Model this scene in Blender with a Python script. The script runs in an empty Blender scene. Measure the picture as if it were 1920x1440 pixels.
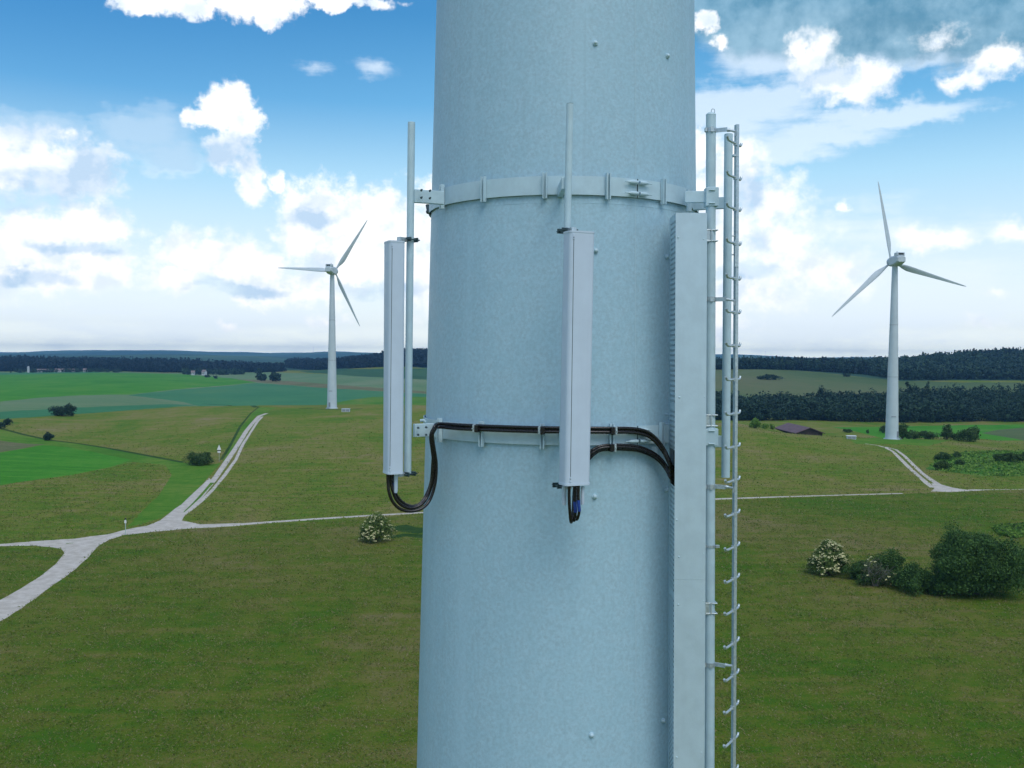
import bpy, math, random
import numpy as np
from mathutils import Vector, Matrix, geometry
random.seed(11); rng = np.random.default_rng(5)
R = math.radians
sc = bpy.context.scene
COL = sc.collection

# ------------------------------------------------------------------ camera
F = 1800.0; ZC = 32.0
PITCH = R(1.69); ROLL = R(0.4)
cam_d = bpy.data.cameras.new('camera'); cam = bpy.data.objects.new('camera', cam_d); COL.objects.link(cam)
CR = Matrix.Rotation(R(90) - PITCH, 3, 'X') @ Matrix.Rotation(ROLL, 3, 'Z')
cam.matrix_world = Matrix.Translation((0, 0, ZC)) @ CR.to_4x4()
cam_d.sensor_width = 36; cam_d.lens = F / 1920 * 36
cam_d.clip_start = 0.1; cam_d.clip_end = 60000
sc.camera = cam
C0 = Vector((0, 0, ZC))
def ray(x, y):
    return (CR @ Vector(((x - 960) / F, -(y - 720) / F, -1.0)))
def P(x, y, Y):
    d = ray(x, y); return C0 + d * (Y / d.y)

# ------------------------------------------------------------------ node helpers
class NT:
    def __init__(s, tree): s.t = tree; s.n = tree.nodes; s.l = tree.links
    def new(s, typ, **kw):
        n = s.n.new(typ)
        for k, v in kw.items(): setattr(n, k, v)
        return n
    def put(s, n, i, v):
        if v is None: return
        if hasattr(v, 'is_output') or isinstance(v, bpy.types.NodeSocket): s.l.new(v, n.inputs[i])
        else: n.inputs[i].default_value = v
    def math(s, op, a, b=None, c=None, clamp=False):
        n = s.new('ShaderNodeMath', operation=op, use_clamp=clamp)
        s.put(n, 0, a); s.put(n, 1, b); s.put(n, 2, c); return n.outputs[0]
    def vmath(s, op, a, b=None, c=None):
        n = s.new('ShaderNodeVectorMath', operation=op)
        s.put(n, 0, a); s.put(n, 1, b); s.put(n, 2, c)
        return n.outputs['Value'] if op in ('LENGTH', 'DOT_PRODUCT', 'DISTANCE') else n.outputs[0]
    def mix(s, f, a, b, blend='MIX'):
        n = s.new('ShaderNodeMix', data_type='RGBA', blend_type=blend)
        s.put(n, 0, f); s.put(n, 6, a); s.put(n, 7, b); return n.outputs[2]
    def noise(s, vec, scale, detail=4, rough=0.5, dist=0.0, out=0, dim='3D'):
        n = s.new('ShaderNodeTexNoise', noise_dimensions=dim)
        s.put(n, 'Vector', vec); n.inputs['Scale'].default_value = scale
        n.inputs['Detail'].default_value = detail; n.inputs['Roughness'].default_value = rough
        n.inputs['Distortion'].default_value = dist; return n.outputs[out]
    def smooth(s, v, a, b, lo=0.0, hi=1.0):
        n = s.new('ShaderNodeMapRange', interpolation_type='SMOOTHSTEP')
        s.put(n, 0, v); s.put(n, 1, a); s.put(n, 2, b); s.put(n, 3, lo); s.put(n, 4, hi); return n.outputs[0]
    def ramp(s, v, stops):
        n = s.new('ShaderNodeValToRGB'); s.put(n, 0, v); e = n.color_ramp.elements
        while len(e) < len(stops): e.new(0.5)
        for el, (p, c) in zip(e, stops): el.position = p; el.color = (*c, 1)
        return n.outputs[0]
def rgb(c): return (c[0], c[1], c[2], 1)
MATS = {}
def newmat(name):
    m = bpy.data.materials.new(name); m.use_nodes = True; t = NT(m.node_tree)
    b = m.node_tree.nodes['Principled BSDF']; MATS[name] = m; return m, t, b
def simple(name, col, rough=0.5, metal=0.0, var=0.08, scale=6.0, bump=0.0, bscale=60.0, spec=0.5, streak=0.0):
    m, t, b = newmat(name)
    co = t.new('ShaderNodeTexCoord').outputs['Object']
    n = t.noise(co, scale, 5, 0.6)
    f = t.smooth(n, 0.3, 0.7)
    c = t.mix(f, rgb([x * (1 - var) for x in col]), rgb([min(1, x * (1 + var)) for x in col]))
    if streak:
        mp = t.vmath('MULTIPLY', co, (7, 7, 0.35)); n2 = t.noise(mp, 1.0, 6, 0.6)
        c = t.mix(t.smooth(n2, 0.5, 0.8, 0, streak), c, rgb([x * 0.6 for x in col]))
    t.put(b, 'Base Color', c); b.inputs['Roughness'].default_value = rough
    b.inputs['Metallic'].default_value = metal; b.inputs['Specular IOR Level'].default_value = spec
    t.put(b, 'Roughness', t.smooth(t.noise(co, scale * 3, 3), 0.3, 0.7, rough * 0.85, min(1, rough * 1.15)))
    if bump:
        bp = t.new('ShaderNodeBump'); bp.inputs['Strength'].default_value = bump; bp.inputs['Distance'].default_value = 0.01
        t.put(bp, 'Height', t.noise(co, bscale, 3)); t.put(b, 'Normal', bp.outputs[0])
    return m

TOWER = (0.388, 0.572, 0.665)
m, t, b = newmat('tower_paint')
co = t.new('ShaderNodeTexCoord').outputs['Object']
sp1 = t.noise(co, 30, 6, 0.7); sp2 = t.noise(co, 7, 5, 0.65); bands = t.noise(t.vmath('MULTIPLY', co, (3.2, 3.2, 0.03)), 1.0, 3, 0.6); streaks = t.noise(t.vmath('MULTIPLY', co, (14, 14, 0.25)), 1.0, 6, 0.65)
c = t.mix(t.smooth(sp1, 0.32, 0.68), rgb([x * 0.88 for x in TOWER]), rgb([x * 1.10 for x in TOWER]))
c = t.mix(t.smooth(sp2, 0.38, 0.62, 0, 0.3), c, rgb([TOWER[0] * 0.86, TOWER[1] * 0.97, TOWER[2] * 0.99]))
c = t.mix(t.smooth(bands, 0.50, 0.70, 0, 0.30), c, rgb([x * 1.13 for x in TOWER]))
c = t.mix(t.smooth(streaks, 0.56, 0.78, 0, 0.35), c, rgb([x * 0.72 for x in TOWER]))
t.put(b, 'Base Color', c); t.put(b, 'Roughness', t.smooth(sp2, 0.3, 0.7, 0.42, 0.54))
bp = t.new('ShaderNodeBump'); bp.inputs['Strength'].default_value = 0.14; bp.inputs['Distance'].default_value = 0.004
t.put(bp, 'Height', t.math('ADD', sp1, t.noise(co, 2.2, 3))); t.put(b, 'Normal', bp.outputs[0])
simple('white_paint', (0.49, 0.65, 0.71), 0.45, 0, 0.05, 8, 0.05, 60, streak=0.10)
simple('radome', (0.57, 0.67, 0.78), 0.5, 0, 0.03, 5, streak=0.10)
simple('galvanised', (0.52, 0.60, 0.63), 0.38, 0.55, 0.14, 40, 0.08, 90)
simple('duct_metal', (0.54, 0.68, 0.75), 0.42, 0.25, 0.05, 5, 0.05, 40, streak=0.14)
simple('dark_metal', (0.05, 0.09, 0.10), 0.5, 0.4, 0.3, 30)
simple('duct_inner_shade', (0.02, 0.04, 0.05), 0.8)
simple('cable', (0.012, 0.011, 0.012), 0.28, 0, 0.2, 30)
simple('blue_tape', (0.02, 0.06, 0.30), 0.4, 0, 0.3, 60)
simple('turbine_white', (0.52, 0.60, 0.64), 0.45, 0, 0.05, 0.3, streak=0.12)
simple('black', (0.01, 0.012, 0.014), 0.6)
simple('bark', (0.06, 0.045, 0.03), 0.9, 0, 0.3, 3)
simple('grey_branch', (0.22, 0.20, 0.18), 0.9, 0, 0.3, 3)
simple('barn_roof', (0.14, 0.085, 0.09), 0.8, 0, 0.2, 0.6)
simple('barn_wood', (0.05, 0.035, 0.03), 0.9, 0, 0.3, 1)
simple('house_wall', (0.50, 0.53, 0.55), 0.8, 0, 0.08, 0.5)
simple('house_roof', (0.22, 0.17, 0.16), 0.8, 0, 0.2, 0.5)
simple('glass_dark', (0.02, 0.03, 0.04), 0.1)
simple('box_green', (0.42, 0.55, 0.52), 0.6, 0, 0.1, 1)
simple('sign_white', (0.8, 0.8, 0.8), 0.4)
simple('sign_red', (0.45, 0.02, 0.02), 0.4)
simple('blossom', (0.62, 0.60, 0.30), 0.8, 0, 0.15, 1)
simple('mast_grey', (0.25, 0.27, 0.3), 0.7)
def leafmat(name, dark, light, scale=0.6, trans=0.25):
    m, t, b = newmat(name)
    co = t.new('ShaderNodeNewGeometry')
    n = t.noise(co.outputs['Position'], scale, 3, 0.6)
    f = t.math('ADD', t.math('MULTIPLY', n, 0.9), t.math('MULTIPLY', co.outputs['Random Per Island'], 0.6))
    c = t.mix(t.smooth(f, 0.35, 1.05), rgb(dark), rgb(light))
    t.put(b, 'Base Color', c); b.inputs['Roughness'].default_value = 0.7; b.inputs['Specular IOR Level'].default_value = 0.25
    tr = t.new('ShaderNodeBsdfTranslucent'); t.put(tr, 0, c)
    mx = t.new('ShaderNodeMixShader'); mx.inputs[0].default_value = trans
    t.l.new(b.outputs[0], mx.inputs[1]); t.l.new(tr.outputs[0], mx.inputs[2])
    t.l.new(mx.outputs[0], t.n['Material Output'].inputs[0]); return m
leafmat('leaf_bush', (0.022, 0.055, 0.014), (0.085, 0.16, 0.035))
leafmat('leaf_willow', (0.022, 0.065, 0.016), (0.085, 0.175, 0.035), 0.30)
leafmat('leaf_elder', (0.06, 0.11, 0.02), (0.17, 0.25, 0.06), 0.5)
leafmat('leaf_grey', (0.05, 0.07, 0.03), (0.12, 0.14, 0.07))
leafmat('leaf_wood', (0.006, 0.024, 0.018), (0.030, 0.070, 0.034), 0.06, 0.1)
leafmat('leaf_conifer', (0.004, 0.012, 0.018), (0.011, 0.027, 0.028), 0.05, 0.1)
leafmat('leaf_green', (0.06, 0.17, 0.02), (0.20, 0.33, 0.05), 0.25)

# ------------------------------------------------------------------ mesh helpers
class MB:
    def __init__(s): s.v = []; s.f = []; s.sm = []
    def add(s, vs, fs, smooth=False):
        o = len(s.v); s.v += [Vector(v) for v in vs]
        s.f += [tuple(i + o for i in f) for f in fs]; s.sm += [smooth] * len(fs); return s
    def box(s, c, size, M=None):
        M = M or Matrix.Identity(3); c = Vector(c); hx, hy, hz = [q / 2 for q in size]
        vs = [c + M @ Vector((x, y, z)) for z in (-hz, hz) for x, y in ((-hx, -hy), (hx, -hy), (hx, hy), (-hx, hy))]
        return s.add(vs, [(3, 2, 1, 0), (4, 5, 6, 7), (0, 1, 5, 4), (1, 2, 6, 5), (2, 3, 7, 6), (3, 0, 4, 7)])
    def bbox(s, c, size, M=None, b=0.004):
        # box with chamfered vertical and horizontal edges: three interlocked octagonal prisms would overlap, so build directly
        M = M or Matrix.Identity(3); c = Vector(c); hx, hy, hz = [q / 2 for q in size]
        def ring(z, i):
            a, d = hx - i, hy - i
            return [c + M @ Vector(p) for p in ((-a + b, -d, z), (a - b, -d, z), (a, -d + b, z), (a, d - b, z), (a - b, d, z), (-a + b, d, z), (-a, d - b, z), (-a, -d + b, z))]
        vs = ring(-hz, b) + ring(-hz + b, 0) + ring(hz - b, 0) + ring(hz, b)
        fs = [tuple(range(7, -1, -1)), tuple(range(24, 32))]
        for k in range(3):
            for i in range(8):
                j = (i + 1) % 8; fs.append((k * 8 + i, k * 8 + j, k * 8 + 8 + j, k * 8 + 8 + i))
        return s.add(vs, fs)
    def tube(s, pts, r, n=12, cap=True, smooth=True):
        pts = [Vector(p) for p in pts]; rs = r if isinstance(r, (list, tuple)) else [r] * len(pts)
        vs = []; prev = None
        for i, p in enumerate(pts):
            d = (pts[min(i + 1, len(pts) - 1)] - pts[max(i - 1, 0)]).normalized()
            if prev is None:
                a = Vector((0, 0, 1)) if abs(d.z) < 0.9 else Vector((0, 1, 0)); u = d.cross(a).normalized()
            else: u = (prev - d * prev.dot(d)).normalized()
            prev = u; w = d.cross(u)
            for k in range(n):
                a = 2 * math.pi * k / n; vs.append(p + (u * math.cos(a) + w * math.sin(a)) * rs[i])
        fs = []
        for i in range(len(pts) - 1):
            for k in range(n):
                j = (k + 1) % n; fs.append((i * n + k, i * n + j, (i + 1) * n + j, (i + 1) * n + k))
        s.add(vs, fs, smooth)
        if cap:
            s.add([vs[k] for k in range(n)], [tuple(range(n - 1, -1, -1))])
            s.add([vs[-n + k] for k in range(n)], [tuple(range(n))])
        return s
    def ball(s, c, r, n=12, sc3=(1, 1, 1)):
        vs = []; fs = []; c = Vector(c); m = n // 2
        for i in range(m + 1):
            t = math.pi * i / m
            for k in range(n):
                a = 2 * math.pi * k / n
                vs.append(c + Vector((math.sin(t) * math.cos(a) * sc3[0], math.sin(t) * math.sin(a) * sc3[1], math.cos(t) * sc3[2])) * r)
        for i in range(m):
            for k in range(n):
                j = (k + 1) % n; fs.append((i * n + k, (i + 1) * n + k, (i + 1) * n + j, i * n + j))
        return s.add(vs, fs, True)
    def prism(s, prof, a, b, M, smooth=False):
        # profile (x,y) swept from point a to b, M orients x,y
        n = len(prof); a = Vector(a); b = Vector(b)
        vs = [a + M @ Vector((x, y, 0)) for x, y in prof] + [b + M @ Vector((x, y, 0)) for x, y in prof]
        s.add(vs, [(i, (i + 1) % n, n + (i + 1) % n, n + i) for i in range(n)], smooth)
        s.add(vs[:n], [tuple(range(n - 1, -1, -1))]); s.add(vs[n:], [tuple(range(n))]); return s
    def build(s, name, mat, parent=None):
        me = bpy.data.meshes.new(name)
        off = parent_off(parent)
        me.from_pydata([v - off for v in s.v], [], s.f); me.update()
        me.polygons.foreach_set('use_smooth', s.sm)
        me.materials.append(MATS[mat])
        o = bpy.data.objects.new(name, me); COL.objects.link(o)
        if parent: o.parent = parent
        return o
def parent_off(p):
    off = Vector((0, 0, 0))
    while p is not None: off += p.location; p = p.parent
    return off
def fastmesh(name, V, k, mat, parent=None, smooth=False):
    # V: (n*k,3) array, faces are consecutive k-gons
    V = np.asarray(V, dtype=np.float64)
    off = np.array(parent_off(parent)); V = V - off
    n = len(V) // k
    me = bpy.data.meshes.new(name)
    me.vertices.add(len(V)); me.vertices.foreach_set('co', V.ravel())
    me.loops.add(n * k); me.loops.foreach_set('vertex_index', np.arange(n * k, dtype=np.int32))
    me.polygons.add(n); me.polygons.foreach_set('loop_start', np.arange(0, n * k, k, dtype=np.int32))
    me.update(calc_edges=True); me.materials.append(MATS[mat])
    if smooth: me.polygons.foreach_set('use_smooth', [True] * n)
    o = bpy.data.objects.new(name, me); COL.objects.link(o)
    if parent: o.parent = parent
    return o
def tag(o, label=None, cat=None, group=None, kind=None):
    if label: o['label'] = label
    if cat: o['category'] = cat
    if group: o['group'] = group
    if kind: o['kind'] = kind
    return o
def thing(name, loc, label, cat, group=None, kind=None):
    o = bpy.data.objects.new(name, None); COL.objects.link(o); o.location = loc; o.empty_display_size = 0.2
    return tag(o, label, cat, group, kind)
def lerp(a, b, t): return a + (b - a) * t

# ------------------------------------------------------------------ terrain
# columns: image direction -> knots (distance, image row) or (distance, None, height)
COLS = {
 -700: [(30, None, 0), (150, None, 0), (400, None, 3), (700, None, -3), (1500, None, 0), (3000, None, 15), (7000, None, 35), (12000, None, 30)],
 0:   [(30, None, 0), (155, None, 0), (228, 905), (318, 830), (400, 790), (520, 755), (700, 748), (1300, 705), (1500, 699), (1700, None, 8), (2600, None, 12), (4300, 668), (5200, None, 12), (7500, 664), (9000, None, 18), (12000, None, 20)],
 200: [(30, None, 0), (170, None, 0), (228, 908), (318, 842), (420, 790), (520, 762), (700, 744), (1300, 702), (1500, 697), (1700, None, 9), (2600, None, 12), (4300, 664), (5200, None, 12), (7500, 653), (9000, None, 18), (12000, None, 20)],
 290: [(30, None, 0), (175, None, 0), (235, 906), (330, 835), (430, 782), (505, 760), (660, None, -4), (730, 747), (1300, 705), (1550, 698), (1800, None, 9), (2600, None, 12), (4300, 665), (5200, None, 12), (7500, 656), (9000, None, 18), (12000, None, 20)],
 400: [(30, None, 0), (178, None, 0), (240, 905), (340, 822), (440, 772), (490, 757), (620, None, -5), (760, 750), (1300, 709), (1600, 698), (1900, None, 8), (2600, 684), (4300, 667), (5200, None, 10), (7500, 661), (9000, None, 18), (12000, None, 20)],
 560: [(30, None, 0), (178, None, 0), (240, 905), (345, 815), (455, 766), (500, 755), (620, None, -6), (760, 749), (1300, 710), (1750, 694), (2300, 678), (4500, None, 5), (7500, 658), (9000, None, 18), (12000, None, 20)],
 650: [(30, None, 0), (180, None, 0), (250, 892), (350, 812), (455, 764), (500, 755), (620, None, -6), (760, 748), (1300, 705), (1500, 692), (1900, None, 12), (2600, 673), (4500, None, 5), (7500, 656), (12000, None, 20)],
 690: [(30, None, 0), (181, None, 0), (250, 892), (350, 812), (455, 764), (500, 755), (620, None, -6), (760, 748), (1300, 704), (1500, 691), (1750, None, 10), (2300, 674), (4500, None, 5), (7500, 664), (12000, None, 20)],
 740: [(30, None, 0), (182, None, 0), (250, 892), (350, 812), (455, 764), (500, 755), (620, None, -6), (760, 748), (1300, 703), (1500, 691), (1750, None, 40), (2300, None, 14), (4500, None, 5), (7500, 665), (12000, None, 20)],
 900: [(30, None, 0), (185, None, 0), (260, 880), (350, 812), (440, 768), (500, 758), (620, None, -6), (800, None, -4), (1300, None, -2), (1500, None, 0), (1700, None, 30), (2300, None, 10), (7500, None, 25), (12000, None, 20)],
 1200: [(30, None, 0), (195, None, 0.5), (300, 845), (360, 800), (450, None, 2), (560, None, -5), (700, None, -3), (1000, None, 12), (1500, None, 18), (4500, None, 5), (7500, 668), (12000, None, 20)],
 1400: [(30, None, 0), (205, None, 0.7), (300, 843), (350, 800), (420, 786), (560, None, -6), (700, None, -5), (800, 737), (1000, 700), (1100, 689), (1350, None, 14), (2500, None, 5), (7500, 664), (9000, None, 18), (12000, None, 20)],
 1500: [(30, None, 0), (207, None, 0.8), (300, 848), (340, 809), (352, 806), (385, None, -3.0), (425, None, -2.5), (480, 797), (560, None, -5), (700, None, -4), (830, 738), (1000, 703), (1090, 694), (1350, None, 17), (2500, None, 5), (7500, 670), (12000, None, 20)],
 1672: [(30, None, 0), (212, None, 1.0), (290, 860), (340, 827), (365, 818), (400, None, -3.0), (450, 806), (560, 799), (700, None, -2), (850, 737), (960, 714), (1300, None, 21), (2500, None, 10), (7500, None, 30), (12000, None, 20)],
 1800: [(30, None, 0), (214, None, 1.0), (280, 866), (338, 832), (375, 822), (430, 812), (560, 797), (700, None, 0), (900, 724), (1000, 716), (1330, None, 33), (2500, None, 15), (7500, None, 30), (12000, None, 20)],
 1920: [(30, None, 0), (216, None, 1.0), (280, 866), (330, 842), (375, 827), (430, 813), (560, 796), (700, None, 1), (900, 724), (1000, 717), (1330, None, 38), (2500, None, 18), (7500, None, 30), (12000, None, 20)],
 2600: [(30, None, 0), (200, None, 0), (400, None, -2), (700, None, 2), (1300, None, 38), (2500, None, 20), (7500, None, 30), (12000, None, 20)],
}
LG0, LG1, NLG = math.log(20), math.log(10000), 420
cgrid = np.arange(-700, 2601, 20.0)
lg = np.linspace(LG0, LG1, NLG)
prof = []
ckeys = sorted(COLS)
for cx in ckeys:
    ys, zs = [], []
    for k in COLS[cx]:
        z = k[2] if k[1] is None else P(cx, k[1], k[0]).z
        ys.append(1.0 / k[0]); zs.append(z)
    ys = np.array(ys[::-1]); zs = np.array(zs[::-1])
    # interpolate linear in log distance
    prof.append(np.interp(lg, np.log(1 / ys[::-1]), zs[::-1]))
prof = np.array(prof)
TB = np.array([[np.interp(c, ckeys, prof[:, j]) for j in range(NLG)] for c in cgrid])
def blur(A, ax, rad):
    k = np.exp(-0.5 * (np.arange(-3 * rad, 3 * rad + 1) / rad) ** 2); k /= k.sum()
    pad = [(0, 0), (0, 0)]; pad[ax] = (3 * rad, 3 * rad)
    B = np.pad(A, pad, mode='edge'); return np.apply_along_axis(lambda v: np.convolve(v, k, 'valid'), ax, B)
TB = blur(blur(TB, 0, 2), 1, 3)
def undul(X, Y):
    D = np.sqrt(X * X + Y * Y)
    a = np.clip((D - 60) / 400, 0, 1)
    s = 0.35 * np.sin(X * 0.045 + 1.3) * np.sin(Y * 0.037 + X * 0.011) + 0.2 * np.sin(X * 0.11 + Y * 0.07)
    b = np.clip((D - 1200) / 3000, 0, 1)
    far = 6 * np.sin(X * 0.0023 + 2) * np.sin(Y * 0.0011 + 1) + 7 * np.sin(X * 0.0049 + 0.5) + 2 * np.sin(X * 0.017)
    return a * s * 0.5 + b * far
def height(X, Y):
    X = np.asarray(X, float); Y = np.asarray(Y, float)
    th = np.arctan2(X, Y); tc = np.clip(th, -0.72, 0.72)
    c = 960 + F * np.tan(tc); D = np.sqrt(X * X + Y * Y) * np.cos(tc)
    ci = np.clip((c + 700) / 20, 0, len(cgrid) - 1.001); li = np.clip((np.log(np.maximum(D, 20)) - LG0) / (LG1 - LG0) * (NLG - 1), 0, NLG - 1.001)
    i = ci.astype(int); j = li.astype(int); u = ci - i; v = li - j
    z = (TB[i, j] * (1 - u) * (1 - v) + TB[i + 1, j] * u * (1 - v) + TB[i, j + 1] * (1 - u) * v + TB[i + 1, j + 1] * u * v)
    return z + undul(X, Y)
def H(x, y): return float(height(np.array([x]), np.array([y]))[0])
MY = np.exp(np.linspace(math.log(40), math.log(9900), 900))
def hit(px, py):
    d = ray(px, py); t = MY / d.y
    X = d.x * t; Z = ZC + d.z * t
    g = Z - height(X, MY)
    k = np.argmax(g < 0)
    if g[k] >= 0: k = len(MY) - 1
    if k == 0: k = 1
    f = g[k - 1] / (g[k - 1] - g[k]) if g[k - 1] != g[k] else 0
    Y = MY[k - 1] + f * (MY[k] - MY[k - 1])
    x = d.x * Y / d.y
    return Vector((x, Y, H(x, Y)))
def at(px, Y):
    x = ray(px, 667).x / ray(px, 667).y * Y
    return Vector((x, Y, H(x, Y)))

# ------------------------------------------------------------------ ground colours
def fieldmat(name, cols, patch=0.035, bump=0.6, mott=1.0, streak=0.0):
    m, t, b = newmat(name)
    pos = t.new('ShaderNodeNewGeometry').outputs['Position']
    big = t.noise(t.vmath('MULTIPLY', pos, (1, 0.6, 0)), patch, 5, 0.62, 0.6)
    tr_ = t.noise(t.vmath('MULTIPLY', pos, (0.045, 0.30, 0)), 1.0, 4, 0.6, 0.8); big = t.math('ADD', t.math('MULTIPLY', big, 0.6), t.math('MULTIPLY', tr_, 0.4))
    mid = t.noise(pos, 0.45, 5, 0.65)
    fine = t.noise(pos, 3.2, 5, 0.75)
    a = t.math('ADD', t.math('MULTIPLY', big, 0.80), t.math('MULTIPLY', mid, 0.28 * mott))
    a = t.math('ADD', a, t.math('MULTIPLY', fine, 0.34 * mott))
    a = t.math('SUBTRACT', a, 0.31 * mott - 0.10)
    c = t.ramp(a, [(0.40, cols[0]), (0.485, cols[1]), (0.55, cols[2]), (0.64, cols[3])])
    if streak:
        s2 = t.noise(t.vmath('MULTIPLY', pos, (0.02, 0.25, 0)), 1.0, 3)
        c = t.mix(t.smooth(s2, 0.4, 0.7, 0, streak), c, rgb([x * 0.7 for x in cols[0]]))
    dk = t.noise(pos, 9.0, 3, 0.7)
    c = t.mix(t.smooth(dk, 0.46, 0.32, 0, 0.6), c, rgb([x * 0.45 for x in cols[0]]))
    t.put(b, 'Base Color', c); b.inputs['Roughness'].default_value = 0.95; b.inputs['Specular IOR Level'].default_value = 0.05
    bp = t.new('ShaderNodeBump'); bp.inputs['Strength'].default_value = bump; bp.inputs['Distance'].default_value = 0.35
    t.put(bp, 'Height', t.math('ADD', fine, t.math('MULTIPLY', mid, 0.7))); t.put(b, 'Normal', bp.outputs[0])
    return m
g = lambda r, gg, b: (r, gg, b)
fieldmat('meadow', [g(.085, .175, .014), g(.150, .200, .024), g(.215, .200, .050), g(.270, .220, .115)])
fieldmat('meadow_cloud_shade', [g(.062, .145, .010), g(.112, .160, .016), g(.165, .165, .036), g(.215, .180, .078)], 0.03)  # same meadow in darker tones: cloud shade put into the colour
fieldmat('bright_green', [g(.042, .20, .014), g(.062, .255, .018), g(.095, .27, .026), g(.14, .25, .042)], 0.02, 0.4, 0.9, 0.3)
fieldmat('lime_green', [g(.055, .175, .012), g(.085, .205, .018), g(.13, .225, .028), g(.18, .215, .045)], 0.03, 0.3)
fieldmat('teal_crop', [g(.040, .17, .065), g(.055, .20, .085), g(.07, .22, .09), g(.10, .22, .08)], 0.006, 0.2, 0.5, 0.3)
fieldmat('pale_crop', [g(.10, .20, .085), g(.14, .23, .10), g(.19, .25, .13), g(.24, .25, .15)], 0.006, 0.2, 0.5, 0.2)
fieldmat('brown_strip', [g(.11, .14, .05), g(.15, .16, .07), g(.19, .17, .09), g(.22, .18, .11)], 0.02, 0.4)
fieldmat('olive_slope', [g(.075, .125, .045), g(.105, .15, .055), g(.13, .155, .065), g(.16, .16, .08)], 0.006, 0.3, 0.7)
fieldmat('dark_green', [g(.030, .085, .035), g(.04, .11, .045), g(.055, .13, .05), g(.075, .14, .055)], 0.006, 0.3, 0.6)
fieldmat('bank_grass_and_shade', [g(.022, .065, .014), g(.035, .085, .018), g(.05, .10, .022), g(.07, .11, .03)], 0.1, 0.8)
fieldmat('scrub', [g(.040, .15, .018), g(.07, .20, .025), g(.13, .25, .035), g(.22, .27, .07)], 0.08, 0.9, 1.3)
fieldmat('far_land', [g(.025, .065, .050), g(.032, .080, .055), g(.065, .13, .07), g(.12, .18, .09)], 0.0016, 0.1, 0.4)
m, t, b = newmat('gravel')
pos = t.new('ShaderNodeNewGeometry').outputs['Position']
n1 = t.noise(pos, 0.6, 5, 0.6); n2 = t.noise(pos, 8, 4, 0.7)
c = t.mix(t.smooth(n1, 0.3, 0.7), rgb((.44, .39, .31)), rgb((.60, .55, .47)))
c = t.mix(t.smooth(n2, 0.45, 0.75, 0, 0.5), c, rgb((.33, .31, .26)))
t.put(b, 'Base Color', c); b.inputs['Roughness'].default_value = 0.95
bp = t.new('ShaderNodeBump'); bp.inputs['Strength'].default_value = 0.4; bp.inputs['Distance'].default_value = 0.05
t.put(bp, 'Height', n2); t.put(b, 'Normal', bp.outputs[0])

def strip(pts, w0, w1=None):
    """world-width strip along pixel polyline -> list of world xy (ground)"""
    w1 = w0 if w1 is None else w1
    W = [hit(*p) for p in pts]
    L, Rr = [], []
    for i, p in enumerate(W):
        d = (W[min(i + 1, len(W) - 1)] - W[max(i - 1, 0)]); d.z = 0; d.normalize()
        n = Vector((-d.y, d.x, 0)); w = lerp(w0, w1, i / (len(W) - 1)) / 2 * random.uniform(0.82, 1.18)
        L.append(p + n * w); Rr.append(p - n * w)
    return [(q.x, q.y) for q in L + Rr[::-1]]
def densify(pts, step=14):
    out = []
    for i in range(len(pts) - 1):
        a, b = pts[i], pts[i + 1]; n = max(1, int(math.dist(a, b) / step))
        for k in range(n): out.append((lerp(a[0], b[0], k / n), lerp(a[1], b[1], k / n)))
    return out + [pts[-1]]
JR = random.Random(3)
def poly(pts):
    """closed polygon; entries (px,py) on visible ground or (px,'d',dist)"""
    out = []; n = len(pts)
    for i in range(n):
        a, b = pts[i], pts[(i + 1) % n]
        pa = hit(*a) if len(a) == 2 else at(a[0], a[2])
        out.append((pa.x, pa.y))
        if len(a) == 2 and len(b) == 2:
            for q in densify([a, b], 13)[1:-1]:
                h = hit(q[0] + JR.uniform(-1.2, 1.2), q[1] + JR.uniform(-.45, .45)); out.append((h.x, h.y))
        else:
            pb = hit(*b) if len(b) == 2 else at(b[0], b[2])
            ta, tb_ = pa.x / pa.y, pb.x / pb.y
            k = max(1, int(abs(ta - tb_) * F / 40))
            for q in range(1, k):
                tt = lerp(ta, tb_, q / k); yy = math.exp(lerp(math.log(pa.y), math.log(pb.y), q / k)); out.append((tt * yy, yy))
    return out
def wob(pts, a=1.2):
    return [(x + random.uniform(-a, a) * 1.4, y + random.uniform(-a, a) * 0.35) for x, y in densify(pts, 16)]

REG = []   # (name, material, kind, [polygons]) later wins
def reg(name, mat, *polys): REG.append((name, mat, polys))
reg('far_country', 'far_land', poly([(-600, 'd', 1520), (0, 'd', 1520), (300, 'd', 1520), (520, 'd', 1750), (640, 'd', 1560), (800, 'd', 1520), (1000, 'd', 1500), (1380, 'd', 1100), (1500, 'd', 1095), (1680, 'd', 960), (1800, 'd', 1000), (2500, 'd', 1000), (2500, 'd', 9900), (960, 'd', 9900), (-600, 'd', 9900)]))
reg('near_meadow', 'meadow_cloud_shade', poly([(-300, 'd', 158), (0, 1026), (120, 1032), (230, 1004), (340, 992), (500, 985), (800, 963), (1350, 938), (1700, 926), (1920, 919), (2200, 'd', 218), (2200, 'd', 40), (960, 'd', 40), (-300, 'd', 40)]))
reg('crop_field', 'pale_crop', poly([(-200, 'd', 535), (0, 786), (150, 776), (300, 765), (400, 'd', 520), (560, 'd', 560), (1000, 'd', 560), (1000, 'd', 1350), (800, 711), (620, 702), (450, 696), (300, 'd', 1500), (-200, 'd', 1500)]))
reg('crop_field', 'teal_crop', poly([(-200, 'd', 520), (0, 786), (150, 776), (300, 765), (375, 759), (300, 758), (150, 764), (0, 772)]))
reg('crop_field', 'bright_green', poly([(-200, 'd', 640), (0, 753), (60, 747), (130, 742), (200, 740), (245, 740), (330, 730), (430, 722), (482, 717), (430, 709), (330, 701), (190, 699), (-200, 'd', 1350)]))
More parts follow.
